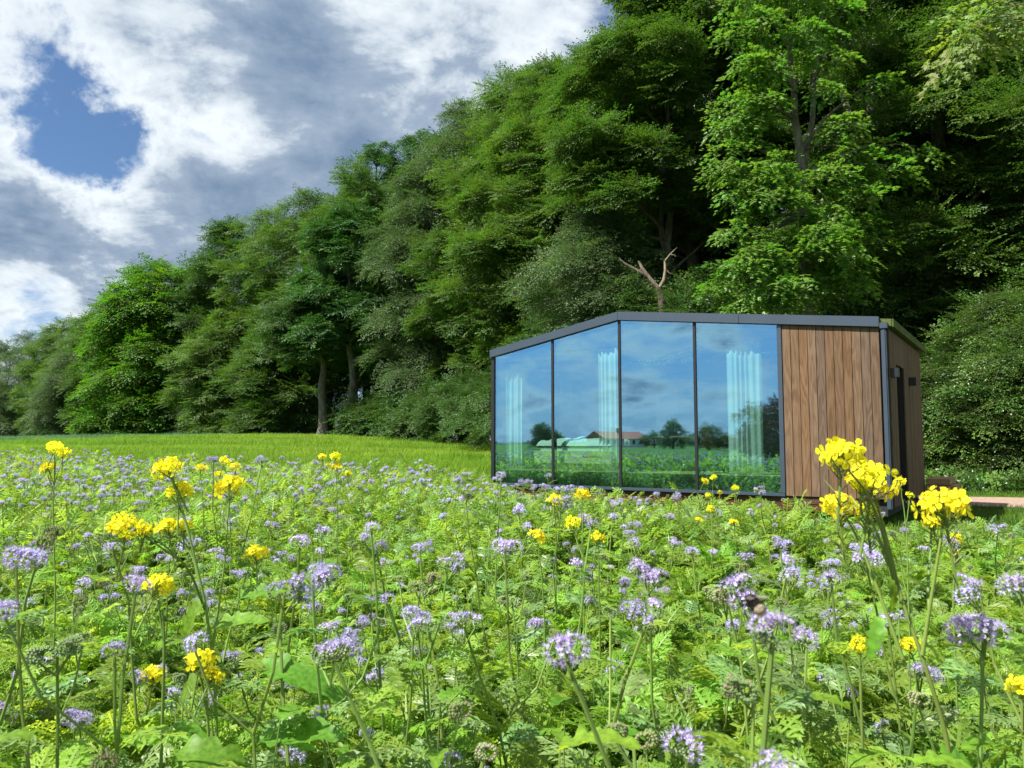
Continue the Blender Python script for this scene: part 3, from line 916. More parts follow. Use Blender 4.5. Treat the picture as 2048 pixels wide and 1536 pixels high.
def tree(name, label, cx, cy, height, R, kind, base=2.5, group=None, cat='tree', bark='bark', seed=0, limbs=26,
         n_spray=3500, sscale=1.0, trunk_r=None, lean=(0, 0), pad=1.5, prof=.42, forks=1, face=None, z0=None, wide=1.0, skirt=False, top_pow=.75, sub=None, branch_out=True, flat=.30):
    rng = np.random.default_rng(seed + 17)
    zb = float(gz(cx, cy)) if z0 is None else z0
    root = obj(name, None, loc=(cx, cy, zb - .05))
    tag(root, label, cat, group)
    tr = trunk_r or (.11 + height * .014)
    g = Geo()
    # trunk (with forks higher up)
    stems = []
    top = np.array([lean[0] * height, lean[1] * height, height * .93])
    if forks == 1:
        P = bend_path((0, 0, 0), top, 14, rng, .10)
        stems.append((P, tr))
        fl = np.linspace(1, .12, 14) ** .9; fl[0] *= 1.5; fl[1] *= 1.05
        tube(g, P, tr * fl, 10)
    else:
        hf = height * rng.uniform(.24, .36)
        P = bend_path((0, 0, 0), (lean[0] * hf, lean[1] * hf, hf), 7, rng, .06)
        fl = np.linspace(1, .72, 7); fl[0] *= 1.4
        tube(g, P, tr * fl, 10)
        for q in range(forks):
            a = rng.uniform(0, 6.28) if q else rng.uniform(-.5, .5)
            e = top + np.array([math.cos(a), math.sin(a), 0]) * R * .35 * (q + .4) / forks + [0, 0, -height * .08 * q]
            Pq = bend_path(P[-1], e, 10, rng, .10)
            tube(g, Pq, tr * .62 * np.linspace(1, .15, 10), 8)
            stems.append((np.concatenate([P[:-1], Pq]), tr * .6))
    trunk = obj('trunk', g.mesh('trunk', [M[bark]], smooth=True), root)
    # limbs
    gb = Geo(); pads = []
    for i in range(limbs):
        t = (i + rng.uniform(.1, .9)) / limbs
        t = t ** .9
        z = base + (height - base) * t
        az = i * 2.399 + rng.uniform(-.5, .5)
        if face is not None and rng.random() < .45:
            az = face + rng.normal(0, .75)
        tt = (z - base) / (height - base)
        if tt < prof: rr = .72 + .28 * math.sin(math.pi / 2 * (tt / prof))
        else: rr = max(.05, 1 - ((tt - prof) / (1 - prof)) ** 2) ** top_pow
        if skirt: rr = max(rr, .92 if tt < .3 else rr)
        rr *= R * rng.uniform(.78, 1.12)
        st, sr = stems[rng.integers(len(stems))]
        zs = max(base * .6, z - rr * rng.uniform(.25, .55))
        zs = min(zs, st[-1][2] * .97)
        j = np.argmin(np.abs(st[:, 2] - zs)); p0 = st[j]
        e = np.array([p0[0] * .6 + math.cos(az) * rr * wide, p0[1] * .6 + math.sin(az) * rr, z])
        P = bend_path(p0, e, 7, rng, .14, up=.08)
        r0 = max(.02, sr * .42 * (1 - .6 * t))
        tube(gb, P, r0 * np.linspace(1, .12, 7), 6)
        for c, s in limb_end_pads(P, rng, max(2, int(rr / 1.1)), pad * (1.12 - .4 * tt)):
            pads.append((c, s, az))
            if branch_out:
                k = rng.integers(2, 6)
                Q = bend_path(P[k], c, 4, rng, .15)
                tube(gb, Q, r0 * .32 * np.linspace(1, .2, 4), 4, cap=False)
    # leader
    for _ in range(3):
        pads.append((top + rng.normal(0, R * .10, 3) + [0, 0, height * .03], pad * .6, rng.uniform(0, 6.28)))
    obj('branches', gb.mesh('branches', [M[bark]], smooth=True), root)
    # crown: sprays laid over flattened pads
    wts = np.array([p[1] ** 2 for p in pads]); wts /= wts.sum()
    cnt = rng.multinomial(n_spray, wts)
    PP = []; DD = []; NN = []
    for (c, s, az), k in zip(pads, cnt):
        if k == 0: continue
        out = c[:2] / (np.linalg.norm(c[:2]) + 1e-6)
        ou = np.array([out[0], out[1], 0.0])
        nrm = np.array([ou[0] * .38, ou[1] * .38, 1.0]); nrm /= np.linalg.norm(nrm)
        u = np.cross(nrm, [0, 0, 1.0]); u = u / (np.linalg.norm(u) + 1e-6); w = np.cross(nrm, u)
        r = s * np.sqrt(rng.random(k)); a = rng.random(k) * 6.283
        h = flat * s * (1 - (r / s) ** 2) * rng.uniform(.3, 1.0, k) + rng.normal(0, .055 * s, k) - .16 * s * (r / s) ** 2
        low = rng.random(k) < .12; h = np.where(low, h - rng.uniform(.2, .9, k) * s * .7, h)
        off = (r * np.cos(a))[:, None] * u + (r * np.sin(a))[:, None] * w
        p = c + off + h[:, None] * nrm
        d = off / s * .9 + ou * .55 + rng.normal(0, .35, (k, 3)) + np.array([0, 0, .06])
        PP.append(p); DD.append(d); NN.append(nrm + off / s * .45 + rng.normal(0, .20, (k, 3)))
    PP = np.concatenate(PP); DD = np.concatenate(DD); NN = np.concatenate(NN)
    E = eulers(frames(DD, NN))
    S = sscale * rng.uniform(.75, 1.25, len(PP))
    kk = sub or kind
    cr = scatter('crown', kk, sprays(kk), PP, E, S, root)
    return root

FACE = math.atan2(-1, -.35)
# (px, Y, py of the top, R, kind, base, label, options) : the wood's front row from left to right
ROW = [
 (-70, 175, 700, 8.0, 'beech', 1.2, 'dark green tree at the far left end of the wood, cut by the frame', {}),
 (18, 158, 690, 7.5, 'beech_dark', 1.2, 'dark rounded tree low at the left edge of the wood', {}),
 (70, 142, 668, 6.5, 'grey', 1.0, 'greyish green tree near the left end of the wood', {}),
 (128, 130, 646, 6.0, 'olive', 1.0, 'feathery olive tree third from the left end of the wood', {}),
 (168, 112, 690, 5.2, 'grey', .8, 'paler low tree standing in front of the left trees', {}),
 (196, 118, 632, 5.5, 'olive', 1.0, 'olive topped tree left of the big lime green one', {}),
 (240, 106, 600, 5.2, 'beech', 1.0, 'shaded tree with a thin bare top beside the lime green one', {}),
 (318, 86, 536, 5.9, 'lime', .6, 'big rounded lime green tree standing forward of the wood', dict(skirt=True, n=5600, pad=1.7, limbs=44)),
 (400, 90, 545, 3.6, 'lime', .8, 'lime green tree merging with the right side of the big rounded one', dict(pad=1.6)),
 (462, 84, 452, 4.2, 'beech_dark', 3.0, 'dark spiky topped tree between the lime green and olive crowns', {}),
 (455, 74, 640, 4.4, 'olive', .6, 'lower yellow olive tree with drooping sprays in front of the dark ones', dict(skirt=True)),
 (545, 76, 430, 5.2, 'olive', 1.5, 'broad olive green crown left of the pale footed trunk', dict(n=3600)),
 (560, 69, 640, 4.2, 'beech', .8, 'mid green tree with layered boughs reaching the field edge', dict(skirt=True)),
 (622, 72, 392, 4.6, 'beech', 4.0, 'tall green crown above the pale trunk foot at the field edge', {}),
 (652, 59.0, 560, 3.4, 'beech_dark', 6.5, 'dark tree with a thick pale footed trunk at the field edge', dict(trunk_r=.40)),
 (708, 57, 420, 3.1, 'oak', 6.5, 'blue green oak with puffy clustered foliage and a leaning trunk', dict(trunk_r=.36, pad=1.25, flat=.6, n=3600)),
 (716, 67, 342, 4.4, 'beech', 5.0, 'green crown rising just behind the blue green oak', {}),
 (765, 72, 292, 4.6, 'oak', 6.0, 'dark oak with knobbly top against the sky', dict(pad=1.2, flat=.6)),
 (845, 72, 268, 4.4, 'oak', 6.0, 'taller dark oak right of the knobbly one on the skyline', dict(pad=1.2, flat=.6)),
 (862, 54, 330, 3.6, 'grey', 4.0, 'grey green tree with hanging silvery boughs', dict(n=4200, pad=1.2)),
 (930, 58, 210, 4.4, 'grey', 6.0, 'grey brown topped tree high on the skyline', {}),
 (965, 48, 330, 3.6, 'beech', 4.0, 'dense green beech behind the left end of the cabin roof', dict(n=4200)),
 (1010, 52, 160, 4.2, 'olive', 7.0, 'yellowish feathery treetop on the skyline above the cabin', {}),
 (1065, 38, 262, 3.2, 'olive', 4.6, 'bright olive beech reaching out above the left part of the cabin', dict(n=4600)),
 (1095, 46, 128, 3.8, 'beech', 7.0, 'green crown with upright tips on the skyline', {}),
 (1175, 40, 118, 3.6, 'beech', 6.0, 'rounded beech crown left of the forked tall beech', dict(n=4200)),
 (1238, 36, 90, 3.2, 'beech', 6.0, 'leafy beech crown touching the sky left of the tallest tree', dict(n=4200)),
 (1205, 28.5, 430, 2.3, 'grey', 3.0, 'light grey green young beech spreading just behind the roof ridge', dict(n=3600, pad=1.0)),
 (1318, 29, -40, 3.7, 'beech', 8.6, 'tall beech with a long bare trunk behind the cabin roof', dict(trunk_r=.30, n=7000, limbs=34)),
 (1395, 31, -90, 3.3, 'beech', 9.0, 'slender leaning beech close to the tall bare trunked one', dict(n=5500)),
 (1480, 33, -160, 3.9, 'beech_dark', 5.0, 'dark beech filling the gap left of the bright sycamore', dict(n=5500)),
 (1722, 28, -240, 4.0, 'beech_dark', 3.0, 'dark beech just right of the bright sycamore', dict(n=6800, limbs=34)),
 (1835, 25, -260, 4.2, 'beech', 2.6, 'beech with broad layered boughs above the right end of the cabin', dict(n=8000, limbs=36, pad=1.3)),
 (1950, 28, -380, 4.4, 'beech_dark', 3.0, 'tall dark beech near the right edge of the picture', dict(n=6500)),
 (2060, 24, -460, 4.6, 'beech', 3.0, 'beech cut by the right edge of the picture', dict(n=6800, pad=1.3)),
 (2210, 27, -500, 4.6, 'beech_dark', 3.0, 'dark beech mostly outside the right edge of the picture', dict(n=3000)),
]
def build_wood():
    for i, (px, Y, py, R, kind, base, label, o) in enumerate(ROW):
        p = at(px, py, Y)
        zb = float(gz(p[0], p[1]))
        h = p[2] - zb
        far = Y > 50
        n = o.get('n', 3000 if far else 4800)
        ss = 1.0 if Y < 34 else (1.15 if Y < 50 else (1.55 if Y < 80 else 2.1))
        if far: n = int(n * .85)
        pad_ = o.get('pad', 1.12 if far else .88)
        tree({'lime': 'lime_tree', 'oak': 'oak_tree'}.get(kind, 'beech_tree'), label, p[0], p[1], h, R, kind, base=base, seed=100 + i,
             n_spray=n, sscale=ss * o.get('ss', 1), pad=pad_, limbs=o.get('limbs', 36), skirt=o.get('skirt', False), trunk_r=o.get('trunk_r'), bark=o.get('bark', 'bark'),
             face=FACE, forks=2 if i % 3 == 1 else 1, group='trees along the front of the wood', flat=o.get('flat', .30),
             lean=(-.02, 0) if i % 2 else (.01, 0))
    # deeper rows: they close the wood, seen between and above the first
    DEEP = ['tree deeper in the wood behind the low tree at the left edge', 'tree deeper in the wood behind the greyish tree near the left end', 'tree deeper in the wood behind the olive topped tree left of the lime green one',
            'tree deeper in the wood just left behind the big lime green tree', 'tree deeper in the wood behind the middle of the lime green tree', 'tree deeper in the wood right behind the lime green trees',
            'tree deeper in the wood behind the dark spiky topped tree', 'tree deeper in the wood behind the broad olive green crown', 'tree deeper in the wood behind the pale footed trunk',
            'tree deeper in the wood behind the blue green oak', 'tree deeper in the wood between the two dark skyline oaks', 'tree deeper in the wood behind the grey green tree with hanging boughs',
            'tree deeper in the wood behind the grey brown skyline treetop', 'tree deeper in the wood behind the left end of the cabin roof', 'tree deeper in the wood behind the feathery yellowish treetop',
            'tree deeper in the wood behind the crown with upright tips', 'tree deeper in the wood behind the roof ridge of the cabin', 'tree deeper in the wood behind the bare forked snag',
            'tree deeper in the wood behind the tall bare trunked beech', 'tree deeper in the wood between the leaning beech and the sycamore', 'tree deeper in the wood just left behind the bright sycamore',
            'tree deeper in the wood just right behind the bright sycamore', 'tree deeper in the wood above the wooden end of the cabin', 'tree deeper in the wood behind the layered beech boughs',
            'tree deeper in the wood above the gravel path', 'tree deeper in the wood at the right edge of the picture', 'tree deeper in the wood just past the right edge of the picture']
    back = [(40, 172, 700), (110, 158, 680), (185, 140, 655), (265, 122, 625), (345, 108, 585), (420, 100, 560), (500, 92, 490), (585, 88, 455), (660, 84, 410), (735, 80, 370),
            (810, 78, 330), (895, 70, 270), (950, 64, 250), (1020, 60, 210), (1070, 52, 200), (1130, 50, 160), (1200, 46, 140), (1275, 42, 100), (1350, 40, 20), (1430, 38, -20),
            (1540, 36, -60), (1640, 34, -100), (1740, 36, -100), (1840, 33, -120), (1940, 34, -150), (2050, 32, -200), (2170, 33, -200)]
    for i, (px, Y, py) in enumerate(back):
        p = at(px, py, Y)
        h = p[2] - float(gz(p[0], p[1]))
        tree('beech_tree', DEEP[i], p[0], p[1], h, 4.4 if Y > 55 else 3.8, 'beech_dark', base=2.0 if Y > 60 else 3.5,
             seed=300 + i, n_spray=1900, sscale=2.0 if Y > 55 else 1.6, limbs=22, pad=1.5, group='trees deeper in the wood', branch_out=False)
build_wood()

def build_sycamore():
    rng = np.random.default_rng(77)
    Y = 21.5
    p = at(1618, 640, Y); cx, cy = p[0], Y
    zb = float(gz(cx, cy))
    root = obj('sycamore_tree', None, loc=(cx, cy, zb - .05))
    tag(root, 'bright green sycamore with lobed leaves and pale stems behind the cabin', 'tree')
    o = np.array([cx, cy, zb - .05])
    def L(px, py, dy=0.0): return at(px, py, Y + dy) - o
    g = Geo()
    main = [np.array([0.02, 0, 0]), L(1622, 640), L(1612, 520), L(1608, 430, -.1), L(1606, 350), L(1600, 300), L(1590, 240), L(1588, 180), L(1578, 90), L(1572, 0), L(1570, -120), L(1575, -220)]
    tube(g, main, [.26, .19, .17, .15, .14, .125, .10, .085, .065, .05, .03, .01], 12)
    stem2 = [main[4], L(1612, 300, .1), L(1625, 240, .1), L(1628, 160, .1), L(1640, 60, .2), L(1650, -40, .2), L(1655, -150)]
    tube(g, stem2, [.11, .09, .08, .07, .055, .04, .015], 9)
    obj('trunk', g.mesh('trunk', [M['bark']], smooth=True), root)
    gb = Geo(); pads = []
    # boughs as the photograph shows them: start on a stem, end px, py, forward offset, pad size, pads
    B = [(2, 1480, 520, -1.4, .75), (2, 1560, 560, -1.8, .8), (3, 1690, 505, -1.2, .75), (3, 1640, 480, -1.8, .8), (2, 1500, 600, -1.2, .6), (2, 1600, 590, -1.5, .6),
         (3, 1480, 455, -1.0, .75), (3, 1530, 500, -1.6, .8), (3, 1700, 540, -.8, .55),
         (4, 1450, 330, -.9, .6), (4, 1485, 370, -1.1, .65), (4, 1530, 350, -1.3, .55), (4, 1465, 290, -.6, .5), (4, 1545, 385, -1.6, .7),
         (4, 1655, 415, -1.5, .6), (4, 1545, 330, -1.4, .5), (4, 1660, 340, -1.2, .75), (5, 1700, 300, -.8, .6), (4, 1720, 385, -.7, .75), (4, 1775, 335, -.3, .8), (4, 1825, 298, .1, .65), (3, 1735, 470, -.6, .6), (2, 1700, 560, -1.0, .7), (5, 1690, 245, -.8, .6),
         (5, 1760, 160, -.2, .45), (6, 1500, 230, -.8, .6), (6, 1530, 190, -1.0, .65), (6, 1470, 200, -.4, .6), (6, 1455, 250, -.2, .5),
         (7, 1500, 120, -.7, .65), (7, 1480, 60, -.3, .65), (7, 1540, 130, -1.0, .6), (7, 1660, 110, -.8, .55), (7, 1640, 170, -.9, .5), (8, 1530, 40, -.8, .7), (8, 1490, -10, -.2, .7), (8, 1620, 60, -.8, .65),
         (8, 1670, 20, -.4, .6), (9, 1540, -60, -.6, .8), (9, 1600, -40, -.6, .8), (9, 1660, -80, -.2, .7), (10, 1540, -160, 0, .9), (10, 1620, -180, 0, .9), (11, 1575, -250, 0, .9),
         (7, 1560, 110, 1.3, .6), (9, 1600, 0, 1.2, .6), (2, 1650, 560, 1.0, .6),
         (3, 1450, 560, -.6, .55), (3, 1650, 450, -1.8, .55), (2, 1470, 600, -.3, .5)]
    for si, px, py, dy, s in B:
        s = s * .70
        e = L(px, py, dy)
        p0 = main[si]
        if si >= 6 and px > 1615: p0 = stem2[min(si - 4, 5)]
        P = bend_path(p0, e, 8, rng, .12, up=.10)
        ln = np.linalg.norm(e - p0)
        tube(gb, P, (.018 + .016 * ln) * np.linspace(1, .15, 8), 6)
        pads.append((e, s)); 
        if ln > 1.4: pads.append((P[5] + rng.normal(0, .12, 3), s * .55))
    obj('branches', gb.mesh('branches', [M['bark']], smooth=True), root)
    PP = []; DD = []; NN = []
    for c, s in pads:
        k = int(105 * s * s) + 6
        r = s * np.sqrt(rng.random(k)); a = rng.random(k) * 6.283
        off = np.stack([r * np.cos(a), r * np.sin(a), np.zeros(k)], -1)
        h = .34 * s * (1 - (r / s) ** 2) * rng.uniform(-.4, 1, k) - .35 * s * (r / s) ** 2 + rng.normal(0, .06, k)
        PP.append(c + off + h[:, None] * [0, 0, 1]); DD.append(off / s + rng.normal(0, .3, (k, 3)) + [-.15, -.35, -.15]); NN.append(np.array([0, 0, 1.0]) + off / s * .4 + rng.normal(0, .25, (k, 3)) + [0, -.35, 0])
    PP = np.concatenate(PP)
    scatter('crown', 'sycamore', sprays('sycamore'), PP, eulers(frames(np.concatenate(DD), np.concatenate(NN))), rng.uniform(.7, 1.15, len(PP)), root)
build_sycamore()

def build_broken_tree():
    """the bare forked snag behind the ridge of the cabin"""
    Y = 24.5
    c = at(1326, 640, Y); zb = float(gz(c[0], Y))
    root = obj('broken_tree', None, loc=(c[0], Y, zb - .05))
    tag(root, 'dead snapped tree with a bare pale forked limb behind the roof ridge', 'tree')
    o = np.array([c[0], Y, zb - .05])
    L = lambda px, py, dy=0.0: at(px, py, Y + dy) - o
    g = Geo(); tube(g, [np.array([0.1, 0, 0]), L(1332, 660), L(1326, 620), L(1322, 590), L(1317, 575)], [.19, .15, .135, .12, .12], 10)
    obj('trunk', g.mesh('trunk', [M['bark_brown']], smooth=True), root)
    g = Geo(); tube(g, [L(1318, 578), L(1307, 566), L(1296, 552), L(1284, 536), L(1277, 522)], [.075, .07, .062, .055, .03], 9)
    tube(g, [L(1318, 578), L(1328, 560), L(1331, 540), L(1330, 522), L(1341, 508), L(1354, 495)], [.07, .06, .05, .04, .026, .006], 9)
    obj('broken_limb', g.mesh('broken_limb', [M['deadwood']], smooth=True), root)
    g = Geo()
    for a, b in (((1331, 540), (1345, 548)), ((1330, 522), (1318, 508)), ((1341, 508), (1352, 512)), ((1284, 536), (1274, 546)), ((1307, 566), (1292, 578))):
        tube(g, bend_path(L(*a), L(b[0], b[1], -.2), 5, np.random.default_rng(a[0]), .25), [.014, .011, .009, .006, .002], 5)
    obj('twigs', g.mesh('dead_twigs', [M['deadwood']]), root)['kind'] = 'stuff'
    g = Geo(); tube(g, [L(1296, 552), L(1270, 538, .2), L(1250, 527, .4), L(1238, 516, .5)], [.06, .045, .03, .012], 8)
    obj('branch', g.mesh('side_branch', [M['bark_brown']], smooth=True), root)
build_broken_tree()

# shrubs on the right and the low growth below the wood
SHR = [(1905, 20.0, 690, 1.9, 'leafy shrub at the end of the gravel path right of the cabin'),
       (2000, 19.5, 600, 2.2, 'tall bushy hazel at the right edge of the picture'),
       (2085, 18.5, 640, 2.1, 'bushy hazel cut by the right edge of the picture'),
       (1865, 21.5, 790, 1.4, 'low shaded shrub directly behind the cabin corner'),
       (1950, 21.5, 660, 2.0, 'upper leafy shrub between the beech boughs and the hazel'),
       (2160, 19.0, 600, 2.2, 'hazel bush outside the right edge')]
for i, (px, Y, py, R, lab) in enumerate(SHR):
    p = at(px, py, Y)
    tree('hazel_shrub', lab, p[0], Y, p[2] - float(gz(p[0], Y)), R, 'shrub', base=.25, cat='shrub', seed=500 + i, limbs=26, n_spray=2600, sscale=.95, pad=.62,
         trunk_r=.05, forks=3, group='shrubs right of the cabin', prof=.3, skirt=True, bark='bark_brown', flat=.4)
LOW = [(880, 48, 790), (930, 44, 760), (830, 52, 800), (780, 55, 805), (975, 41, 770), (768, 58, 815), (592, 68, 815), (540, 70, 800), (470, 76, 790), (400, 82, 800),
       (1040, 36, 730), (1110, 33, 640), (1190, 31, 600), (1270, 26, 600), (1420, 27, 560), (1380, 24.5, 580), (1500, 25, 560), (1700, 24, 570), (1780, 23, 600), (260, 96, 810), (160, 112, 800), (90, 126, 790), (20, 140, 800)]
LOWL = ['directly left of the cabin, above the crop edge', 'just left of the cabin, second from it', 'third left of the cabin along the crop', 'at the field edge midway between cabin and oak trunk', 'hidden close behind the left wall of the cabin',
        'right of the leaning oak trunk', 'left of the pale footed trunk', 'among the thin pale saplings', 'under the yellow olive tree', 'right of the foot of the lime green trees', 'rising just behind the left roof slope',
        'behind the left roof slope near the ridge', 'behind the roof ridge', 'left of the bare snag', 'behind the third glass panel', 'right of the bare snag', 'left of the sycamore trunk', 'right of the sycamore trunk',
        'behind the wooden end of the cabin roof', 'left of the foot of the lime green tree', 'under the paler low tree on the left', 'near the left end of the wood', 'at the left edge of the picture']
for i, (px, Y, py) in enumerate(LOW):
    p = at(px, py, Y)
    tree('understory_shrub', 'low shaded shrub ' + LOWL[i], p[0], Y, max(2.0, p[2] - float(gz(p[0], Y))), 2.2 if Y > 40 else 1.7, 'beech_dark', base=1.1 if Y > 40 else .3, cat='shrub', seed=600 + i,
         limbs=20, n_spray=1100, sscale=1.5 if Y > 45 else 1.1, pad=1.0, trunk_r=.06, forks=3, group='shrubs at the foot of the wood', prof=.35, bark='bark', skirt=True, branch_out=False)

# thin pale stems standing at the edge of the field
def build_saplings():
    rng = np.random.default_rng(4)
    for k, px in enumerate([536, 552, 566, 578, 584, 730, 742, 800, 838, 846, 878, 905, 912, 588, 860, 690]):
        Y = float(np.interp(px, [530, 650, 720, 850, 915], [70, 64, 60, 49, 44])) - .6
        c = at(px, 870, Y); zb = float(gz(c[0], Y))
        root = obj('sapling', None, loc=(c[0], Y, zb - .03), rot=(0, 0, rng.uniform(0, 6)))
        SAP = ['leftmost thin pale sapling at the field edge', 'pale sapling second from the left at the field edge', 'pale sapling third from the left at the field edge', 'pale sapling fourth from the left at the field edge', 'pale forked sapling fifth from the left at the field edge',
               'pale sapling right of the leaning oak trunk', 'second pale sapling right of the leaning oak trunk', 'pale sapling midway between the oak trunk and the cabin', 'left one of two close pale saplings left of the cabin', 'right one of two close pale saplings left of the cabin',
               'pale sapling third from the cabin', 'pale sapling second from the cabin', 'pale sapling nearest the cabin at the field edge', 'pale sapling sixth from the left at the field edge', 'pale sapling between the close pair and the cabin', 'pale sapling between the two big trunks']
        tag(root, SAP[k], 'sapling', 'saplings at the edge of the wood')
        g = Geo(); h = rng.uniform(1.6, 3.0)
        P = bend_path((0, 0, 0), (rng.normal(0, .5), rng.normal(0, .5), h), 7, rng, .3)
        tube(g, P, .055 * np.linspace(1, .4, 7), 6)
        obj('stem', g.mesh('sapling_stem', [M['pale_bark']], smooth=True), root)
        g = Geo(); tube(g, bend_path(P[3], P[3] + [rng.normal(0, .5), rng.normal(0, .5), .7], 4, rng, .2), [.03, .025, .02, .012], 5)
        obj('branch', g.mesh('sapling_branch', [M['pale_bark']], smooth=True), root)
build_saplings()

# maple on the right, outside the frame: one bough hangs into the upper right corner
def build_maple():
    rng = np.random.default_rng(9)
    cx, cy = 9.5, 9.5; zb = float(gz(cx, cy))
    root = obj('maple_tree', None, loc=(cx, cy, zb - .05))
    tag(root, 'maple outside the frame whose yellow green bough hangs into the upper right corner', 'tree')
    o = np.array([cx, cy, zb - .05])
    g = Geo(); P = bend_path((0, 0, 0), (.3, .3, 9.0), 10, rng, .08); tube(g, P, .22 * np.linspace(1.1, .25, 10), 10)
    obj('trunk', g.mesh('trunk', [M['bark']], smooth=True), root)
    gb = Geo(); pads = []
    ends = [(1990, 30, 9.2, .42), (1945, 55, 9.0, .30), (2030, 10, 9.4, .45), (1925, 85, 8.9, .16), (1965, 20, 9.1, .26), (1950, 78, 9.0, .14)]
    bough = bend_path(P[6], at(1975, 15, 9.1) - o, 9, rng, .08, up=.08)
    tube(gb, bough, .07 * np.linspace(1, .12, 9), 7)
    for px, py, Y, s in ends:
        e = at(px, py, Y) - o
        tube(gb, bend_path(bough[6], e, 5, rng, .1), .014 * np.linspace(1, .3, 5), 5)
        pads.append((e, s))
    for k in range(26):
        a = rng.uniform(-1.2, 1.2); rr = rng.uniform(1.2, 3.0); z = rng.uniform(5.5, 10.5)
        e = np.array([math.cos(a) * rr, math.sin(a) * rr, z]); tube(gb, bend_path(P[rng.integers(4, 9)], e, 6, rng, .1), .04 * np.linspace(1, .15, 6), 5); pads.append((e, .8))
    obj('branches', gb.mesh('branches', [M['bark']], smooth=True), root)
    PP = []; DD = []; NN = []
    for c, s in pads:
        k = int(70 * s * s) + 5
        off = rand_unit(k, rng) * (s * rng.random(k) ** .5)[:, None] * [1, 1, .5]
        PP.append(c + off); DD.append(off / s + rng.normal(0, .3, (k, 3)) + [-.2, -.2, -.3]); NN.append(np.array([0, -.4, 1.0]) + rng.normal(0, .4, (k, 3)))
    PP = np.concatenate(PP)
    scatter('crown', 'yellowing', sprays('yellowing'), PP, eulers(frames(np.concatenate(DD), np.concatenate(NN))), rng.uniform(.6, .95, len(PP)), root)
build_maple()

# ------------------------------------------------------------------ what the glass mirrors: the land to the left of and behind the camera
def unmirror(px, py, Yv):
    v = at(px, py, Yv); n = np.array([-SY[0], -SY[1], 0.0])
    return v - 2 * np.dot(v - P0, n) * n
def mirrored(name, label, px, py, Yv, R, kind, cat='tree', **kw):
    p = unmirror(px, py, Yv)
    tree(name, label, p[0], p[1], p[2] - float(gz(p[0], p[1])), R, kind, cat=cat, face=None, **kw)
mirrored('copper_bush', 'dark purple leaved bush mirrored at the right end of the glass', 1556, 806, 40, 1.35, 'purple', cat='shrub', base=.3, seed=801, limbs=26, n_spray=1500, pad=.7, skirt=True, forks=3, trunk_r=.08, branch_out=False, flat=.5, sscale=1.0)
for k, (px, py, Yv, R, lab) in enumerate([(1344, 848, 150, 2.0, 'round dark tree mirrored behind the round table'), (1418, 850, 140, 2.2, 'round tree mirrored above the dark chair'),
        (1082, 850, 130, .8, 'pointed tree mirrored above the bed'), (1102, 868, 132, 1.2, 'low tree beside the pointed one mirrored above the bed'), (1306, 868, 190, 3.0, 'low spreading tree mirrored left of the round table'), (1385, 872, 200, 4.0, 'flat distant tree mirrored between the two round ones'), (1450, 872, 180, 2.6, 'distant tree mirrored beside the curtain')]):
    mirrored('field_tree', lab, px, py, Yv, R, 'beech_dark', base=.6, seed=820 + k, limbs=20, n_spray=700, sscale=1.3, pad=.8, skirt=True, branch_out=False, group='distant trees mirrored in the glass')

def build_farmhouse():
    p = unmirror(1232, 882, 210); z = 0.0
    root = obj('farmhouse', None, loc=(p[0], p[1], 0), rot=(0, 0, 1.15))
    tag(root, 'long low farmhouse with a red roof mirrored in the glass above the bed', 'farmhouse')
    red = plain_mat('red_roof_tiles', (0.35, 0.09, 0.05), rough=.8, noise=.2)
    wall = plain_mat('white_farm_wall', (0.7, 0.68, 0.64), rough=.9)
    obj('wall', bevelled('farm_wall', [(-10, 10, -3, 3, 0, 2.4)], wall, .02), root)
    g = Geo(); g.add([(-10.4, -3.5, 2.3), (10.4, -3.5, 2.3), (10.4, 0, 4.3), (-10.4, 0, 4.3), (10.4, 3.5, 2.3), (-10.4, 3.5, 2.3)], [(0, 1, 2, 3), (3, 2, 4, 5), (0, 5, 4, 1)])
    g.add([(-10.3, -3.4, 2.32), (-10.3, 3.4, 2.32), (-10.3, 0, 4.25), (10.3, -3.4, 2.32), (10.3, 3.4, 2.32), (10.3, 0, 4.25)], [(0, 1, 2), (3, 5, 4)])
    r = obj('roof', g.mesh('farm_roof', [red]), root)
    obj('chimney', bevelled('chimney', [(-.4, .4, -.4, .4, 3.9, 5.2)], red, .02), r)
    for x in (-7, -4, -1, 2, 5, 8):
        obj('window', bevelled('farm_window', [(x - .5, x + .5, -3.05, -3.0, .9, 1.9)], M['black'], 0), root)
build_farmhouse()

# a far wood closing the view on the side the glass mirrors
def far_line():
    rng = np.random.default_rng(12)
    PP = []
    for k in range(7000):
        a = math.radians(rng.uniform(150, 262)); d = rng.uniform(520, 640)
        x, y = math.cos(a) * d, math.sin(a) * d
        PP.append((x, y, rng.uniform(-1, 2.6) * (.7 + .3 * math.sin(a * 23) + .25 * math.sin(a * 61))))
    PP = np.array(PP); D = rand_unit(len(PP), rng)
    o = scatter('far_wood', 'beech_dark', sprays('beech_dark'), PP, eulers(frames(D, rng.normal(0, .4, (len(PP), 3)) + [0, 0, 1])), rng.uniform(2.5, 4.2, len(PP)))
    tag(o, 'dark line of far woodland along the horizon beyond the fields', 'woodland', kind='stuff')
far_line()

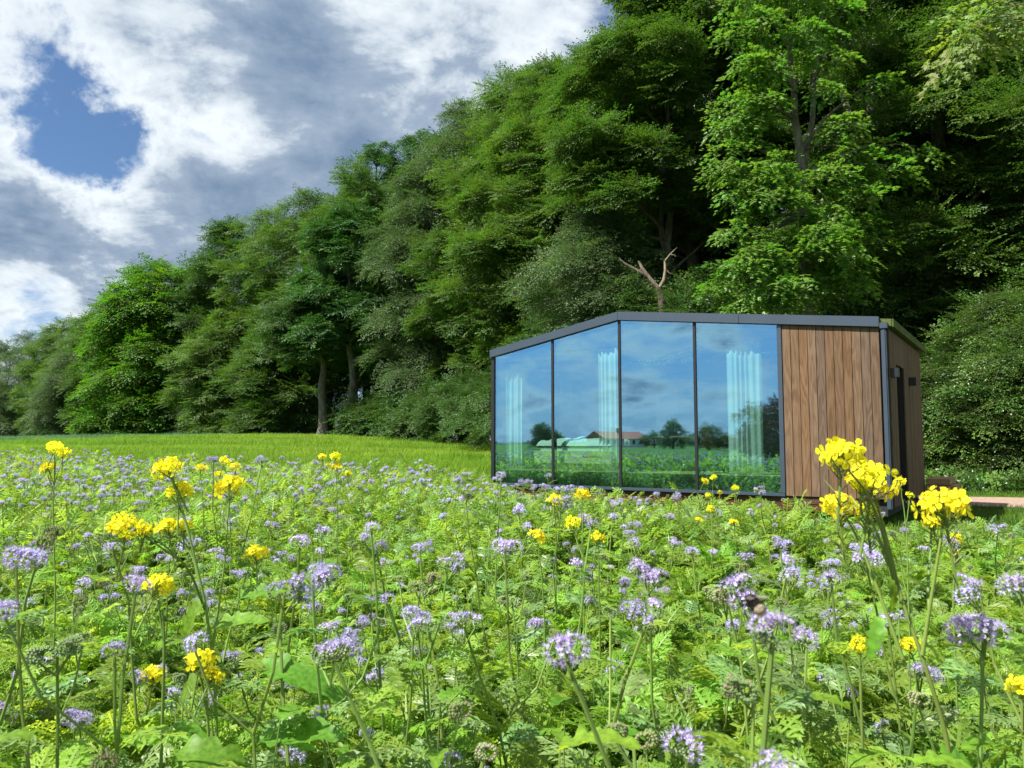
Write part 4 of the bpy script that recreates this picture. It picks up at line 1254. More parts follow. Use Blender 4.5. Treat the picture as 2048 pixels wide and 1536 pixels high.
# ------------------------------------------------------------------ flower strip
M['petal'] = leaf_mat('lavender_petal', (0.58, 0.53, 0.80), tcol=(0.56, 0.48, 0.84), trans=0.35, hv=0.03, vv=0.22, spec=0.1)
M['stamen'] = leaf_mat('violet_stamen', (0.44, 0.36, 0.72), tcol=(0.46, 0.36, 0.76), trans=0.3, hv=0.02, vv=0.2, spec=0.1)
M['pale_stamen'] = leaf_mat('pale_stamen', (0.62, 0.60, 0.78), trans=0.3, vv=0.15, spec=0.1)
M['bud'] = leaf_mat('hairy_green_bud', (0.15, 0.21, 0.075), trans=0.15, vv=0.2)
M['hair'] = leaf_mat('pale_bud_hair', (0.40, 0.50, 0.28), trans=0.3, vv=0.2)
M['calyx'] = leaf_mat('brownish_calyx', (0.28, 0.20, 0.17), trans=0.2, vv=0.2)
M['stem'] = leaf_mat('green_stem', (0.15, 0.235, 0.050), trans=0.15, vv=0.2, hv=.02)
M['fern'] = leaf_mat('feathery_leaf', (0.185, 0.305, 0.044), tcol=(0.37, 0.56, 0.045), trans=0.48, hv=0.02, vv=0.30, rough=0.45, spec=0.35)
M['fern_cool'] = leaf_mat('blueish_feathery_leaf', (0.155, 0.255, 0.080), tcol=(0.24, 0.40, 0.06), trans=0.38, hv=0.02, vv=0.25, rough=0.4, spec=0.45)
M['broad'] = leaf_mat('broad_mustard_leaf', (0.115, 0.235, 0.022), tcol=(0.26, 0.45, 0.02), trans=0.45, hv=0.02, vv=0.2, rough=0.5, spec=0.3, obj_noise=130)
M['mustard'] = leaf_mat('yellow_petal', (0.84, 0.78, 0.035), tcol=(0.92, 0.84, 0.03), trans=0.5, hv=0.014, vv=0.12, spec=0.05, obj_noise=260)
M['mustard_bud'] = leaf_mat('yellow_green_bud', (0.38, 0.42, 0.04), trans=0.2, vv=0.1)
M['dry'] = leaf_mat('dry_stalk', (0.34, 0.25, 0.13), trans=0.2)
M['blade'] = leaf_mat('grass_blade', (0.090, 0.185, 0.015), tcol=(0.18, 0.34, 0.012), trans=0.38, hv=0.02, vv=0.2, obj_noise=0.25)
M['lawn'] = leaf_mat('lawn_blade', (0.060, 0.130, 0.012), tcol=(0.10, 0.21, 0.012), trans=0.35, hv=0.02, vv=0.25, obj_noise=0.5)

def crop_mat():
    """the crop: yellow green in front, a blue green strip of another crop along the wood on the left, long soft waves of tone"""
    m, t, out = new_mat('crop_blade')
    ge = t.n('ShaderNodeNewGeometry'); P = ge.outputs['Position']
    sp = t.n('ShaderNodeSeparateXYZ'); t.l(P, sp.inputs[0])
    oi = t.n('ShaderNodeObjectInfo')
    mp = t.n('ShaderNodeMapping'); mp.inputs['Scale'].default_value = (0.055, 0.30, 1); mp.inputs['Rotation'].default_value = (0, 0, .25)
    t.l(P, mp.inputs[0])
    n1, _ = t.noise(mp.outputs[0], 1.6, 4, 0.6)
    n2, _ = t.noise(P, 1.4, 4, 0.6)
    c = t.mix(t.maprange(n1, 0.36, 0.64), (0.115, 0.255, 0.018), (0.22, 0.33, 0.030))
    c = t.mix(t.maprange(n2, 0.35, 0.7, 0, 0.5), c, (0.065, 0.155, 0.010))
    # blue green strip: beyond a line running along the wood
    d = t.math('ADD', sp.outputs[1], t.math('MULTIPLY', sp.outputs[0], 0.62))
    far = t.maprange(t.math('SUBTRACT', t.math('ADD', sp.outputs[1], t.math('MULTIPLY', n2, 4.0)), t.math('MULTIPLY', sp.outputs[0], 1.45)), 86.0, 88.5)
    c = t.mix(far, c, (0.075, 0.165, 0.085))
    hs = t.n('ShaderNodeHueSaturation'); t.l(c, hs.inputs['Color'])
    t.l(t.math('ADD', t.math('MULTIPLY', oi.outputs['Random'], 0.3), 0.85), hs.inputs['Value'])
    pr = t.n('ShaderNodeBsdfPrincipled'); t.l(hs.outputs[0], pr.inputs['Base Color']); pr.inputs['Roughness'].default_value = .6; pr.inputs['Specular IOR Level'].default_value = .2
    tr = t.n('ShaderNodeBsdfTranslucent'); t.l(t.mix(1.0, hs.outputs[0], (1.6, 1.6, 1.0), blend='MULTIPLY'), tr.inputs[0])
    mx = t.n('ShaderNodeMixShader'); mx.inputs[0].default_value = .35
    t.l(pr.outputs[0], mx.inputs[1]); t.l(tr.outputs[0], mx.inputs[2]); t.l(mx.outputs[0], out.inputs[0])
    return m
M['crop'] = crop_mat()

def pinnate(rng, L=.13, pairs=7, mat=0, g=None, Mx=None, t0=None, teeth=True):
    """a feathery phacelia leaf growing along +Y and arching over"""
    gg = Geo(); Ms = []; Ts = []
    arch = rng.uniform(.8, 2.6) / max(L, .05) * .10
    def pos(t): y = L * t; return np.array([0, y * (1 - .12 * t), -arch * y * y * 1.1])
    for k in range(pairs):
        t = .18 + .74 * k / (pairs - 1)
        ll = L * .34 * math.sin(math.pi * (t * .82 + .12)) * rng.uniform(.85, 1.15)
        for s in (-1, 1):
            a = math.radians(rng.uniform(52, 68)) * s
            d = np.array([math.sin(a), math.cos(a), rng.uniform(-.35, .1) - arch * t * L])
            n = np.array([rng.normal(0, .25) - s * .2, rng.normal(0, .2), 1.0])
            p = pos(t)
            Ms.append((d, n, ll)); Ts.append(p)
            if teeth:
                for q, sg in ((.35, 1), (.42, -1), (.66, 1)):
                    a2 = a + math.radians(48) * sg
                    Ms.append((np.array([math.sin(a2), math.cos(a2), d[2]]), n, ll * .42)); Ts.append(p + d / np.linalg.norm(d) * ll * q)
    Ms.append((pos(1.02) - pos(.9), np.array([0, 0, 1.0]), L * .2)); Ts.append(pos(.92))
    FR = frames(np.array([m[0] for m in Ms]), np.array([m[1] for m in Ms])) * np.array([m[2] for m in Ms])[:, None, None]
    v, f = kite(1.0, .40, .04, .10)
    gg.addmany(v, f, FR, np.array(Ts), mat)
    w = L * .018 + .0006
    Pm = np.array([pos(t) for t in (0, .33, .66, 1)])
    V = np.concatenate([Pm + [w, 0, 0], Pm - [w, 0, 0]])
    gg.add(V, [(i, i + 1, i + 5, i + 4) for i in range(3)], mat)
    return gg

def place(g, src, pos, d, n, s=1.0):
    g.geo(src, frames(np.array([d], float), np.array([n], float))[0] * s, np.asarray(pos, float))

def broad_leaf(rng, L=.16, W_=.075, mat=0):
    """a toothed, lobed mustard leaf, creased along its midrib"""
    gg = Geo(); n = 22
    t = np.linspace(0, 1, n)
    w = W_ * np.sin(np.pi * np.clip(t * .80 + .16, 0, 1)) ** .8 * (.55 + .45 * np.abs(np.sin(t * 15 + .6)))
    w[0] = .003; w[-1] = .001
    y = L * t; z = -rng.uniform(.6, 2.2) * y * y / L * .45
    mid = np.stack([np.zeros(n), y, z], -1)
    wav = .10 * W_ * np.sin(t * 21 + rng.uniform(0, 6))
    l = np.stack([-w, y * .98, z + w * .35 + wav], -1); r = np.stack([w, y * .98, z + w * .35 - wav], -1)
    V = np.concatenate([l, mid, r])
    gg.add(V, [(i, n + i, n + i + 1, i + 1) for i in range(n - 1)] + [(n + i, 2 * n + i, 2 * n + i + 1, n + i + 1) for i in range(n - 1)], mat)
    return gg

OCT = (np.array([(1, 0, 0), (-1, 0, 0), (0, 1, 0), (0, -1, 0), (0, 0, 1), (0, 0, -1)], float),
       np.array([(0, 2, 4), (2, 1, 4), (1, 3, 4), (3, 0, 4), (2, 0, 5), (1, 2, 5), (3, 1, 5), (0, 3, 5)]))

def phacelia_head(rng, name, bloom=1.0, cymes=3, hi=True):
    """a curled cluster: open lavender flowers along the outer top, hairy green buds curling under. slots: petal, stamen, pale, bud, hair, calyx"""
    g = Geo(); r = .0125
    a0 = rng.uniform(0, 6.28)
    for c in range(cymes):
        az = a0 + c * 2 * math.pi / cymes + rng.uniform(-.3, .3)
        A = np.array([math.cos(az), math.sin(az), 0]); B = np.array([-A[1], A[0], 0]); Z = np.array([0, 0, 1.0])
        cen = A * (.0115 + rng.uniform(-.002, .002)) + Z * rng.uniform(-.003, .003)
        n = 9 if hi else 6
        nb = n * 1.25 * bloom * rng.uniform(.42, .60)
        n = int(n * 1.25)
        for i in range(n):
            th = math.radians(155 - i * (330 / n))
            rad = A * math.cos(th) + Z * math.sin(th)
            sh = 1.1 - .30 * i / n
            for rk in (-1, 1):
                d = rad * 1.0 + B * rk * .45 + rng.normal(0, .12, 3); d /= np.linalg.norm(d)
                p = cen + rad * r * sh + B * rk * .0042
                if i < nb and not (bloom < .3):
                    # calyx
                    if hi:
                        for q in range(3):
                            dd = d + rng.normal(0, .5, 3)
                            w = np.cross(dd, rad) * .0007
                            g.add([p + w, p - w, p + dd * .006], [(0, 1, 2)], 5 if rng.random() < .6 else 4)
                    c0 = p + d * .0035
                    u = np.cross(d, [.3, .2, 1.0]); u /= np.linalg.norm(u); v = np.cross(d, u)
                    np_ = 5 if hi else 4
                    sz = .0046 * rng.uniform(.8, 1.15) * (1 if hi else 1.3)
                    for q in range(np_):
                        b = q * 2 * math.pi / np_ + rng.uniform(-.15, .15)
                        e = u * math.cos(b) + v * math.sin(b); s2 = np.cross(d, e)
                        g.add([c0, c0 + e * sz * .6 + s2 * sz * .45 + d * sz * .5, c0 + e * sz + d * sz * .62, c0 + e * sz * .6 - s2 * sz * .45 + d * sz * .5], [(0, 1, 2, 3)], 0)
                    for q in range(8 if hi else 4):
                        dd = d + rng.normal(0, .34, 3); dd /= np.linalg.norm(dd)
                        w = np.cross(dd, u) * (.00045 if hi else .0008)
                        tip = c0 + dd * rng.uniform(.009, .0150)
                        g.add([c0 + w, c0 - w, tip], [(0, 1, 2)], 1 if rng.random() < .7 else 2)
                else:
                    sz = .0040 * (1 - .30 * i / n) * (1 if hi else 1.4)
                    g.add(OCT[0] * [sz, sz, sz * 1.3] + p, OCT[1], 3 if (bloom > .2 or rng.random() < .92) else 5)
                    for q in range(14 if hi else 5):
                        dd = d + rng.normal(0, .55, 3); dd /= np.linalg.norm(dd)
                        w = np.cross(dd, [.1, .9, .3]) * (.00032 if hi else .0006)
                        g.add([p + w, p - w, p + dd * rng.uniform(.0055, .0085)], [(0, 1, 2)], 4)
    tube(g, [(0, 0, -.022), (0, 0, -.004)], [.0016, .002], 5, 3)
    return g

HEADM = [M['petal'], M['stamen'], M['pale_stamen'], M['bud'], M['hair'], M['calyx']]
rngH = np.random.default_rng(21)
HEADS = [phacelia_head(rngH, 'h', 1.0, 3) for _ in range(3)] + [phacelia_head(rngH, 'h', 1.25, 4) for _ in range(3)] + [phacelia_head(rngH, 'h', .8, 2) for _ in range(2)]
BUDS = [phacelia_head(rngH, 'b', 0.0, 3) for _ in range(3)]
HEAD_ME = [h.mesh('flower_head', HEADM) for h in HEADS]
BUD_ME = [h.mesh('bud_cluster', HEADM) for h in BUDS]
LOHEADS = [phacelia_head(rngH, 'l', 1.2, 3, hi=False) for _ in range(4)]
LOBUDS = [phacelia_head(rngH, 'l', 0.0, 3, hi=False) for _ in range(2)]
LEAVES = [pinnate(rngH, L=rngH.uniform(.10, .15)) for _ in range(6)]
LEAF_ME = [l.mesh('feathery_leaf', [M['fern'] if i % 3 else M['fern_cool']]) for i, l in enumerate(LEAVES)]

def stem_arch(rng, h):
    """one plant as plain data: stem path, head spots, leaf spots (all for a plant h metres tall)"""
    lean = rng.normal(0, .11, 2)
    P = bend_path((0, 0, 0), (lean[0], lean[1], h), 9, rng, .12)
    heads = []; br = []
    tip = P[-1]
    k = rng.integers(1, 4)
    for q in range(k):
        a = rng.uniform(0, 6.28); o = .0 if k == 1 else .018
        e = tip + np.array([math.cos(a) * o, math.sin(a) * o, rng.uniform(-.006, .01)])
        if k > 1: br.append((np.array([tip - [0, 0, .03], e - [0, 0, .008]]), .0012))
        heads.append((e, rng.uniform(.85, 1.15), False))
    for q in range(rng.integers(0, 3)):
        j = rng.integers(4, 8); a = rng.uniform(0, 6.28); ln = h * rng.uniform(.12, .28)
        e = P[j] + np.array([math.cos(a) * ln * .55, math.sin(a) * ln * .55, ln * .9])
        e[2] = min(e[2], h * .99)
        Q = np.array([P[j], P[j] * .5 + e * .5 + [math.cos(a) * ln * .10, math.sin(a) * ln * .10, -.01], e - [0, 0, .008]])
        br.append((Q, .0016)); heads.append((e, rng.uniform(.6, .95), rng.random() < .4))
    lv = []
    nl = int(9 + h * 6)
    for q in range(nl):
        t = (q + .5) / nl * .9 + .04
        i = t * 8; a_ = int(i); p = P[a_] + (P[min(a_ + 1, 8)] - P[a_]) * (i - a_)
        az = q * 2.4 + rng.uniform(-.4, .4)
        d = np.array([math.cos(az), math.sin(az), rng.uniform(.25, .9)])
        lv.append((p, d, (1.25 - .75 * t) * rng.uniform(.8, 1.15), rng.integers(len(LEAVES))))
    return P, br, heads, lv

def stem_geo(P, br, sides=6):
    g = Geo(); n = len(P)
    tube(g, P, np.linspace(.0036, .0018, n), sides)
    for Q, r in br: tube(g, Q, [r] * len(Q), max(4, sides - 2), cap=False)
    return g

# archetypes for the single plants near the camera
rngA = np.random.default_rng(33)
ARCH = []
for q in range(12):
    h = [.72, .78, .66, .84, .70, .60, .75, .80, .68, .88, .64, .74][q]
    P, br, heads, lv = stem_arch(rngA, h)
    ARCH.append(dict(h=h, P=P, heads=heads, lv=lv, stem=stem_geo(P, br).mesh('phacelia_stem', [M['stem']]), budonly=q in (4, 9, 5)))
    gl = Geo()
    for p, d, s, li in lv: place(gl, LEAVES[li], p, d, (0, 0, 1), s)
    ARCH[-1]['foliage'] = gl.mesh('phacelia_foliage', [M['fern'] if q % 4 else M['fern_cool']])

PLANT_N = 0
def phacelia(x, y, top_z, ai, label, group='phacelia plants nearest the camera', rot=0.0, leaves=False, hs=1.0, head_at=None):
    """one plant with its parts; head_at: where its topmost head stands"""
    A = ARCH[ai]; s = top_z / A['h']
    c, sn = math.cos(rot), math.sin(rot)
    if head_at is not None:
        e = A['heads'][0][0] * s
        x, y = head_at[0] - (c * e[0] - sn * e[1]), head_at[1] - (sn * e[0] + c * e[1])
        s = head_at[2] / A['heads'][0][0][2]
    root = obj('phacelia_plant', None, loc=(x, y, float(gz(x, y))), rot=(0, 0, rot), scale=s)
    tag(root, label, 'flower', group)
    obj('stem', A['stem'], root)
    if leaves:
        for p, d, sc, li in A['lv']:
            E = eulers(frames(np.array([d]), np.array([[0, 0, 1.0]])))[0]
            obj('leaf', LEAF_ME[li], root, loc=tuple(p), rot=tuple(E), scale=float(sc))
    else:
        obj('foliage', A['foliage'], root)
    for k, (p, sc, bud) in enumerate(A['heads']):
        me = BUD_ME[(ai + k) % len(BUD_ME)] if (bud or A['budonly']) else HEAD_ME[(ai * 3 + k) % len(HEAD_ME)]
        obj('bud_cluster' if (bud or A['budonly']) else 'flower_head', me, root, loc=tuple(p), rot=(random.uniform(-.35, .35), random.uniform(-.35, .35), random.uniform(0, 6)), scale=float(sc) * hs * .60 / s)
    return root

# heads that can be found in the photograph: px, py, distance, archetype, size, label
HERO = [
 (1372, 1492, 0.83, 0, 1.25, 'phacelia with one large round violet head at the bottom edge, right of the middle'),
 (1545, 1262, 0.62, 3, 1.20, 'blurred nearest phacelia with the bumblebee above its whitish lavender heads'),
 (1488, 1200, 1.02, 7, 1.20, 'phacelia with a violet head just behind the bumblebee'),
 (1480, 1378, 0.86, 9, 1.30, 'phacelia whose big hairy green bud balls hang below the blurred nearest heads'),
 (1972, 1262, 1.02, 1, 1.30, 'tall phacelia with a wide violet head leaning left near the right edge'),
 (2036, 1175, 0.98, 8, 1.25, 'phacelia with violet heads cut by the right edge'),
 (1312, 1160, 1.45, 6, 1.15, 'phacelia with two violet heads one above the other, right of the middle'),
 (1300, 1248, 1.28, 10, 1.10, 'phacelia with a half faded pinkish head below the two stacked violet ones'),
 (1585, 1152, 1.55, 2, 1.2, 'phacelia with a bright violet head between the bumblebee and the wooden wall'),
 (1662, 1160, 1.50, 11, 1.1, 'phacelia with a violet head over a brownish seed head'),
 (1560, 1093, 2.0, 0, 1.0, 'phacelia with a flat violet head right of the bumblebee and farther off'),
 (1935, 1190, 1.35, 7, 1.2, 'phacelia with a broad pale violet head left of the right edge'),
 (1835, 1345, 1.25, 2, .95, 'low phacelia with a small violet head beside the curved mustard stalk'),
 (1900, 1085, 1.75, 8, 1.1, 'phacelia with violet clusters right under the rightmost yellow flowers'),
 (1720, 1120, 1.7, 6, 1.1, 'phacelia between the two straight mustard stalks'),
 (640, 1148, 1.30, 1, 1.25, 'phacelia with several crowded violet heads left of the middle'),
 (598, 1188, 1.20, 7, 1.25, 'phacelia with a wide violet head in front of the crowded ones'),
 (600, 1085, 1.70, 11, 1.15, 'phacelia with a round violet head above the small yellow flower'),
 (644, 1312, 1.10, 10, 1.15, 'phacelia with a dark violet head facing away beside a green bud ball'),
 (560, 1258, 1.35, 5, .95, 'low phacelia with a small pale head over the left big leaves'),
 (272, 1172, 1.10, 3, 1.2, 'phacelia with a large whitish violet head behind the low yellow flowers'),
 (212, 1522, 0.86, 5, .95, 'phacelia with a violet head at the bottom edge left of the middle'),
 (36, 1115, 1.25, 1, 1.2, 'phacelia with a wide violet head at the left edge'),
 (92, 1082, 1.55, 4, 1.1, 'phacelia with a dark green bud head near the left edge'),
 (80, 1312, 1.15, 4, 1.2, 'phacelia with round green bud balls standing by the left edge'),
 (225, 1095, 1.75, 8, 1.0, 'phacelia with pale heads left of the leaning mustard stalk'),
 (742, 1055, 1.9, 0, 1.1, 'phacelia with a pale violet head on a tall leaning stem right of the crowded ones'),
 (728, 1078, 1.95, 2, 1.0, 'phacelia with a half open head beside the tall leaning stem'),
 (840, 1098, 1.85, 11, 1.0, 'phacelia with a round violet head in the middle of the picture'),
 (915, 1132, 1.65, 7, 1.1, 'phacelia with two violet tufts side by side in the middle of the picture'),
 (1002, 1092, 1.75, 1, 1.15, 'phacelia with a large open violet head just left of the middle line'),
 (940, 990, 2.6, 9, 1.1, 'tall phacelia with a curved bud tipped stem in the middle of the picture'),
 (838, 1250, 1.45, 6, .95, 'phacelia with a small violet head below the middle'),
 (905, 1258, 1.5, 10, .9, 'phacelia with a fading whitish head below the middle'),
 (832, 1175, 1.5, 4, 1.0, 'phacelia with a dark hairy bud ball in the middle of the picture'),
 (970, 1508, 0.92, 5, 1.0, 'phacelia with a small violet head at the bottom edge in the middle'),
 (1432, 1195, 1.4, 4, 1.1, 'phacelia with a greyish green bud ball left of the bumblebee'),
 (1480, 1135, 1.8, 9, 1.0, 'phacelia with two round bud balls above the bumblebee'),
 (1182, 1050, 2.3, 8, 1.1, 'phacelia with violet heads just right of the small mustard flowers'),
 (1260, 1070, 2.2, 2, 1.0, 'phacelia with a single violet tuft in front of the middle of the glass'),
 (1385, 1105, 2.1, 11, 1.0, 'phacelia with a violet tuft in front of the third glass panel'),
 (1135, 1010, 2.5, 7, 1.1, 'phacelia with a brown and violet head touching the small mustard flowers'),
 (1002, 950, 3.2, 0, 1.2, 'tall phacelia standing before the lower left corner of the glass'),
 (1525, 985, 3.6, 7, 1.1, 'tall phacelia standing before the lower right corner of the glass'),
 (1295, 1480, .95, 4, .9, 'phacelia with a brownish seed head left of the large round violet head'),
 (1775, 1240, 1.6, 0, 1.0, 'phacelia with violet tufts left of the curved mustard stalk'),
 (420, 918, 4.2, 1, 1.1, 'tall phacelia with a dark head against the bright crop, left of the middle'),
 (532, 922, 4.4, 6, 1.0, 'tall phacelia with a round head against the bright crop field'),
]
for i, (px, py, Y, ai, hs, lab) in enumerate(HERO):
    h = at(px, py, Y)
    phacelia(0, 0, h[2], ai, lab, 'named phacelia plants', rot=random.uniform(0, 6.28), leaves=Y < 2.0, hs=hs, head_at=h)

# the rest of the plants one could count near the camera
rngP = np.random.default_rng(91)
pts = []; tries = 0
hero_xy = [at(h[0], h[1], h[2])[:2] for h in HERO]
while len(pts) < 250 and tries < 20000:
    tries += 1
    y = rngP.uniform(1.1, 7.0)
    x = rngP.uniform(-.72 * y - .15, .72 * y + .15)
    dens = 1.0 if y > 1.6 else .55
    if rngP.random() > dens or y > edge_y(x) - .3: continue
    if x > .35 * y and y > 2.2 and rngP.random() < .35: continue
    if min((x - a) ** 2 + (y - b) ** 2 for a, b in pts + [tuple(v) for v in hero_xy]) < (.10 if y < 3 else .13) ** 2: continue
    pts.append((x, y))
def crowd_label(x, y, h, ai):
    A = ARCH[ai]
    px = 1024 + F * x / y
    cols = ['at the left edge', 'below the lime green tree', 'below the yellow olive tree', 'below the oak trunk', 'left of the cabin', 'before the first glass panel', 'before the second glass panel', 'before the third glass panel', 'before the fourth glass panel', 'before the wooden planks', 'right of the cabin corner']
    lim = [190, 400, 560, 760, 980, 1106, 1240, 1391, 1563, 1790]
    c = cols[int(np.searchsorted(lim, px))]
    r = ['in the nearest row', 'in the second row', 'in the third row', 'midway to the cabin', 'far off', 'close to the lawn'][int(np.searchsorted([1.8, 2.6, 3.6, 4.8, 6.0], y))]
    nh = len(A['heads'])
    size = 'tall' if h > .72 else ('short' if h < .58 else 'mid height')
    kind = 'green budded' if A['budonly'] else {1: 'single headed', 2: 'two headed', 3: 'three headed'}.get(nh, 'many headed')
    return f'{size} {kind} phacelia {r}, {c}'.replace('mid height', 'middling')
CROWD = []
for x, y in pts:
    h = float(np.clip(rngP.normal(.66, .09), .42, .84))
    if x > -.5: h *= .5 + .5 * float(sstep(0, 3.0, edge_y(x) - y))
    if y < 1.6: h = min(h, 1.2 - y * .24 - .10)
    ai_ = int(rngP.integers(12))
    CROWD.append((x, y, h, ai_, crowd_label(x, y, h, ai_), rngP.uniform(0, 6.28), float(rngP.uniform(.85, 1.15))))
for x, y, h, ai_, lab, rot, hs in CROWD:
    same = sorted((c[0] / c[1]) for c in CROWD if c[4] == lab)
    if len(same) > 1:
        k = same.index(x / y)
        names = {2: ['left one', 'right one'], 3: ['left one', 'middle one', 'right one']}
        lab = f"{lab}, {names[len(same)][k] if len(same) in names else ['leftmost', 'second', 'third', 'fourth', 'fifth', 'sixth', 'seventh'][k] + ' from left'}"
    phacelia(x, y, h, ai_, lab, 'crowded phacelia plants near the camera', rot=rot, hs=hs)

# whole plants for the mass beyond: one object
def mass_plant(rng, h, buds=False):
    P, br, heads, lv = stem_arch(rng, h)
    g = Geo(); g.geo(stem_geo(P[::2], br, 4))
    mats = [M['stem']] + HEADM + [M['fern']]
    hg = Geo()
    for p, s, b in heads:
        src = (LOBUDS if (b or buds) else LOHEADS)[rng.integers(2)]
        hg.geo(src, np.eye(3) * s * .66, p)
    for a in hg.m3: a += 1
    for a in hg.m4: a += 1
    g.geo(hg)
    lg = Geo()
    for p, d, s, li in lv[::2]: place(lg, LO_LEAF[li % 3], p, d, (0, 0, 1), s * 1.25)
    for a in lg.m3: a[:] = 7
    for a in lg.m4: a[:] = 7
    g.geo(lg)
    return g.mesh('mass_phacelia', mats)
LO_LEAF = [pinnate(rngH, L=.13, pairs=5, teeth=False) for _ in range(3)]

def copy_arrays(g):
    g.m3 = [a.copy() for a in g.m3]; g.m4 = [a.copy() for a in g.m4]; return g
for L_ in (HEADS, BUDS, LOHEADS, LOBUDS, LO_LEAF, LEAVES):
    for g_ in L_: copy_arrays(g_)
_geo0 = Geo.geo
def _geo(s, g, M_=None, t=None):
    n3, n4 = len(s.m3), len(s.m4)
    _geo0(s, g, M_, t)
    s.m3[n3:] = [a.copy() for a in s.m3[n3:]]; s.m4[n4:] = [a.copy() for a in s.m4[n4:]]
Geo.geo = _geo
rngM = np.random.default_rng(55)
MASS = [mass_plant(rngM, h) for h in (.62, .70, .76, .66, .58)] + [mass_plant(rngM, .60, True)]

def fill(n, y0, y1, rng, test, power=1.0, xs=None):
    out = []
    while len(out) < n:
        k = 4 * n
        y = y0 + (y1 - y0) * rng.random(k) ** power
        x = (rng.uniform(-.74, .74, k) * y + rng.uniform(-.4, .4, k)) if xs is None else rng.uniform(xs[0], xs[1], k)
        ok = test(x, y)
        out += list(zip(x[ok], y[ok]))
    return np.array(out[:n])

in_strip = lambda x, y: (y < edge_y(x))
rngF = np.random.default_rng(66)
XY = fill(3500, 6.0, 31, rngF, lambda x, y: in_strip(x, y) & ((x < .3 * y) | (rngF.random(len(x)) < .55)), 1.15)
XY2 = fill(200, 2.2, 6.2, rngF, in_strip, .8)
XYL = fill(700, -3, 17, rngF, lambda x, y: in_strip(x, y) & (x < -.74 * y), 1.0, xs=(-26, -3))
XY = np.concatenate([XY, XY2, XYL])
S = rngF.uniform(.72, 1.18, len(XY)) * np.where(XY[:, 0] > .38 * XY[:, 1], .82, 1)
# lower the plants towards the outer edge of the strip on the cabin side
S *= np.where(XY[:, 0] > -.5, .42 + .58 * sstep(0, 3.2, edge_y(XY[:, 0]) - XY[:, 1]), 1)
E = np.stack([rngF.normal(0, .07, len(XY)), rngF.normal(0, .07, len(XY)), rngF.uniform(0, 6.28, len(XY))], -1)
tag(scatter('phacelia_mass', 'mass', MASS, np.column_stack([XY, gz(XY[:, 0], XY[:, 1])]), E, S),
    'mass of small violet phacelia flowers filling the strip towards the crop field', 'flowers', kind='stuff')

# the leafy layer under the flowers
def greens(rng, n=16, r=.10, h=.46, cool=False, lo=False):
    g = Geo()
    for st in range(3):
        a = rng.uniform(0, 6.28); b = np.array([math.cos(a), math.sin(a), 0]) * r * rng.random()
        tip = b + [rng.normal(0, .06), rng.normal(0, .06), h * rng.uniform(.7, 1.1)]
        P = bend_path(b, tip, 5, rng, .1)
        k0 = len(g.m4)
        tube(g, P, [.003, .0028, .0025, .002, .0015], 4, 1, cap=False)
        for k in range(n // 3 + 1):
            t = (k + .6) / (n // 3 + 1); i = t * 4; j = min(3, int(i)); p = P[j] + (P[j + 1] - P[j]) * (i - j)
            az = rng.uniform(0, 6.28)
            place(g, (LO_LEAF if lo else LEAVES)[rng.integers(3 if lo else 6)], p, (math.cos(az), math.sin(az), rng.uniform(.1, 1.5)), (rng.normal(0, .4), rng.normal(0, .4), 1), rng.uniform(.45, .98))
    return g.mesh('greens', [M['fern_cool'] if cool else M['fern'], M['stem']])
GR = [greens(rngM, 34, cool=(k % 4 == 3)) for k in range(8)]
GRL = [greens(rngM, 34, r=.14, h=.50, cool=(k % 4 == 3), lo=True) for k in range(5)]
def blades(rng, n, r, h, w, mat='blade', lean=.35, square=False):
    g = Geo(); V = []; Fc = []
    for k in range(n):
        if square: b = np.array([rng.uniform(-r, r), rng.uniform(-r, r), 0])
        else:
            a = rng.uniform(0, 6.28); b = np.array([math.cos(a), math.sin(a), 0]) * r * math.sqrt(rng.random())
        hh = h * rng.uniform(.6, 1.15); az = rng.uniform(0, 6.28); d = np.array([math.cos(az), math.sin(az), 0]); s = np.array([-d[1], d[0], 0]) * w
        p1 = b + d * hh * lean * .3 + [0, 0, hh * .6]; p2 = b + d * hh * lean * rng.uniform(.6, 1.4) + [0, 0, hh]
        i = len(V); V += [b + s, b - s, p1 - s * .8, p1 + s * .8, p2]
        Fc.append((i, i + 1, i + 2)); Fc.append((i, i + 2, i + 3)); Fc.append((i + 3, i + 2, i + 4))
    g.add(V, Fc, 0)
    return g.mesh(mat + '_tuft', [M[mat]])
GRASS = [blades(rngM, 26, .09, .34, .0022, 'blade', .5) for _ in range(3)]

def greens_layer(name, key, src, XY, s0, s1, rng, label, cat='leaves'):
    v = np.sin(1.9 * XY[:, 0] + 1.1 * np.sin(1.3 * XY[:, 1])) * np.sin(2.3 * XY[:, 1] + .9 * np.sin(1.7 * XY[:, 0])) + .5 * np.sin(5.1 * XY[:, 0] + 3) * np.sin(4.3 * XY[:, 1])
    keep = rng.random(len(XY)) > np.clip(v * .75, 0, .72)
    XY = XY[keep]; v = v[keep]
    S = rng.uniform(s0, s1, len(XY)) * (1 - .16 * np.clip(v, -1, 1))
    S *= np.where(XY[:, 0] > -.5, .34 + .66 * sstep(0, 3.0, edge_y(XY[:, 0]) - XY[:, 1]), 1)
    E = np.stack([rng.normal(0, .12, len(XY)), rng.normal(0, .12, len(XY)), rng.uniform(0, 6.28, len(XY))], -1)
    return tag(scatter(name, key, src, np.column_stack([XY, gz(XY[:, 0], XY[:, 1])]), E, S), label, cat, kind='stuff')
greens_layer('leaf_layer', 'near_greens', GR, fill(4200, .45, 5.2, rngF, in_strip, .75), .75, 1.2, rngF, 'thick layer of feathery green leaves under the nearest flowers')
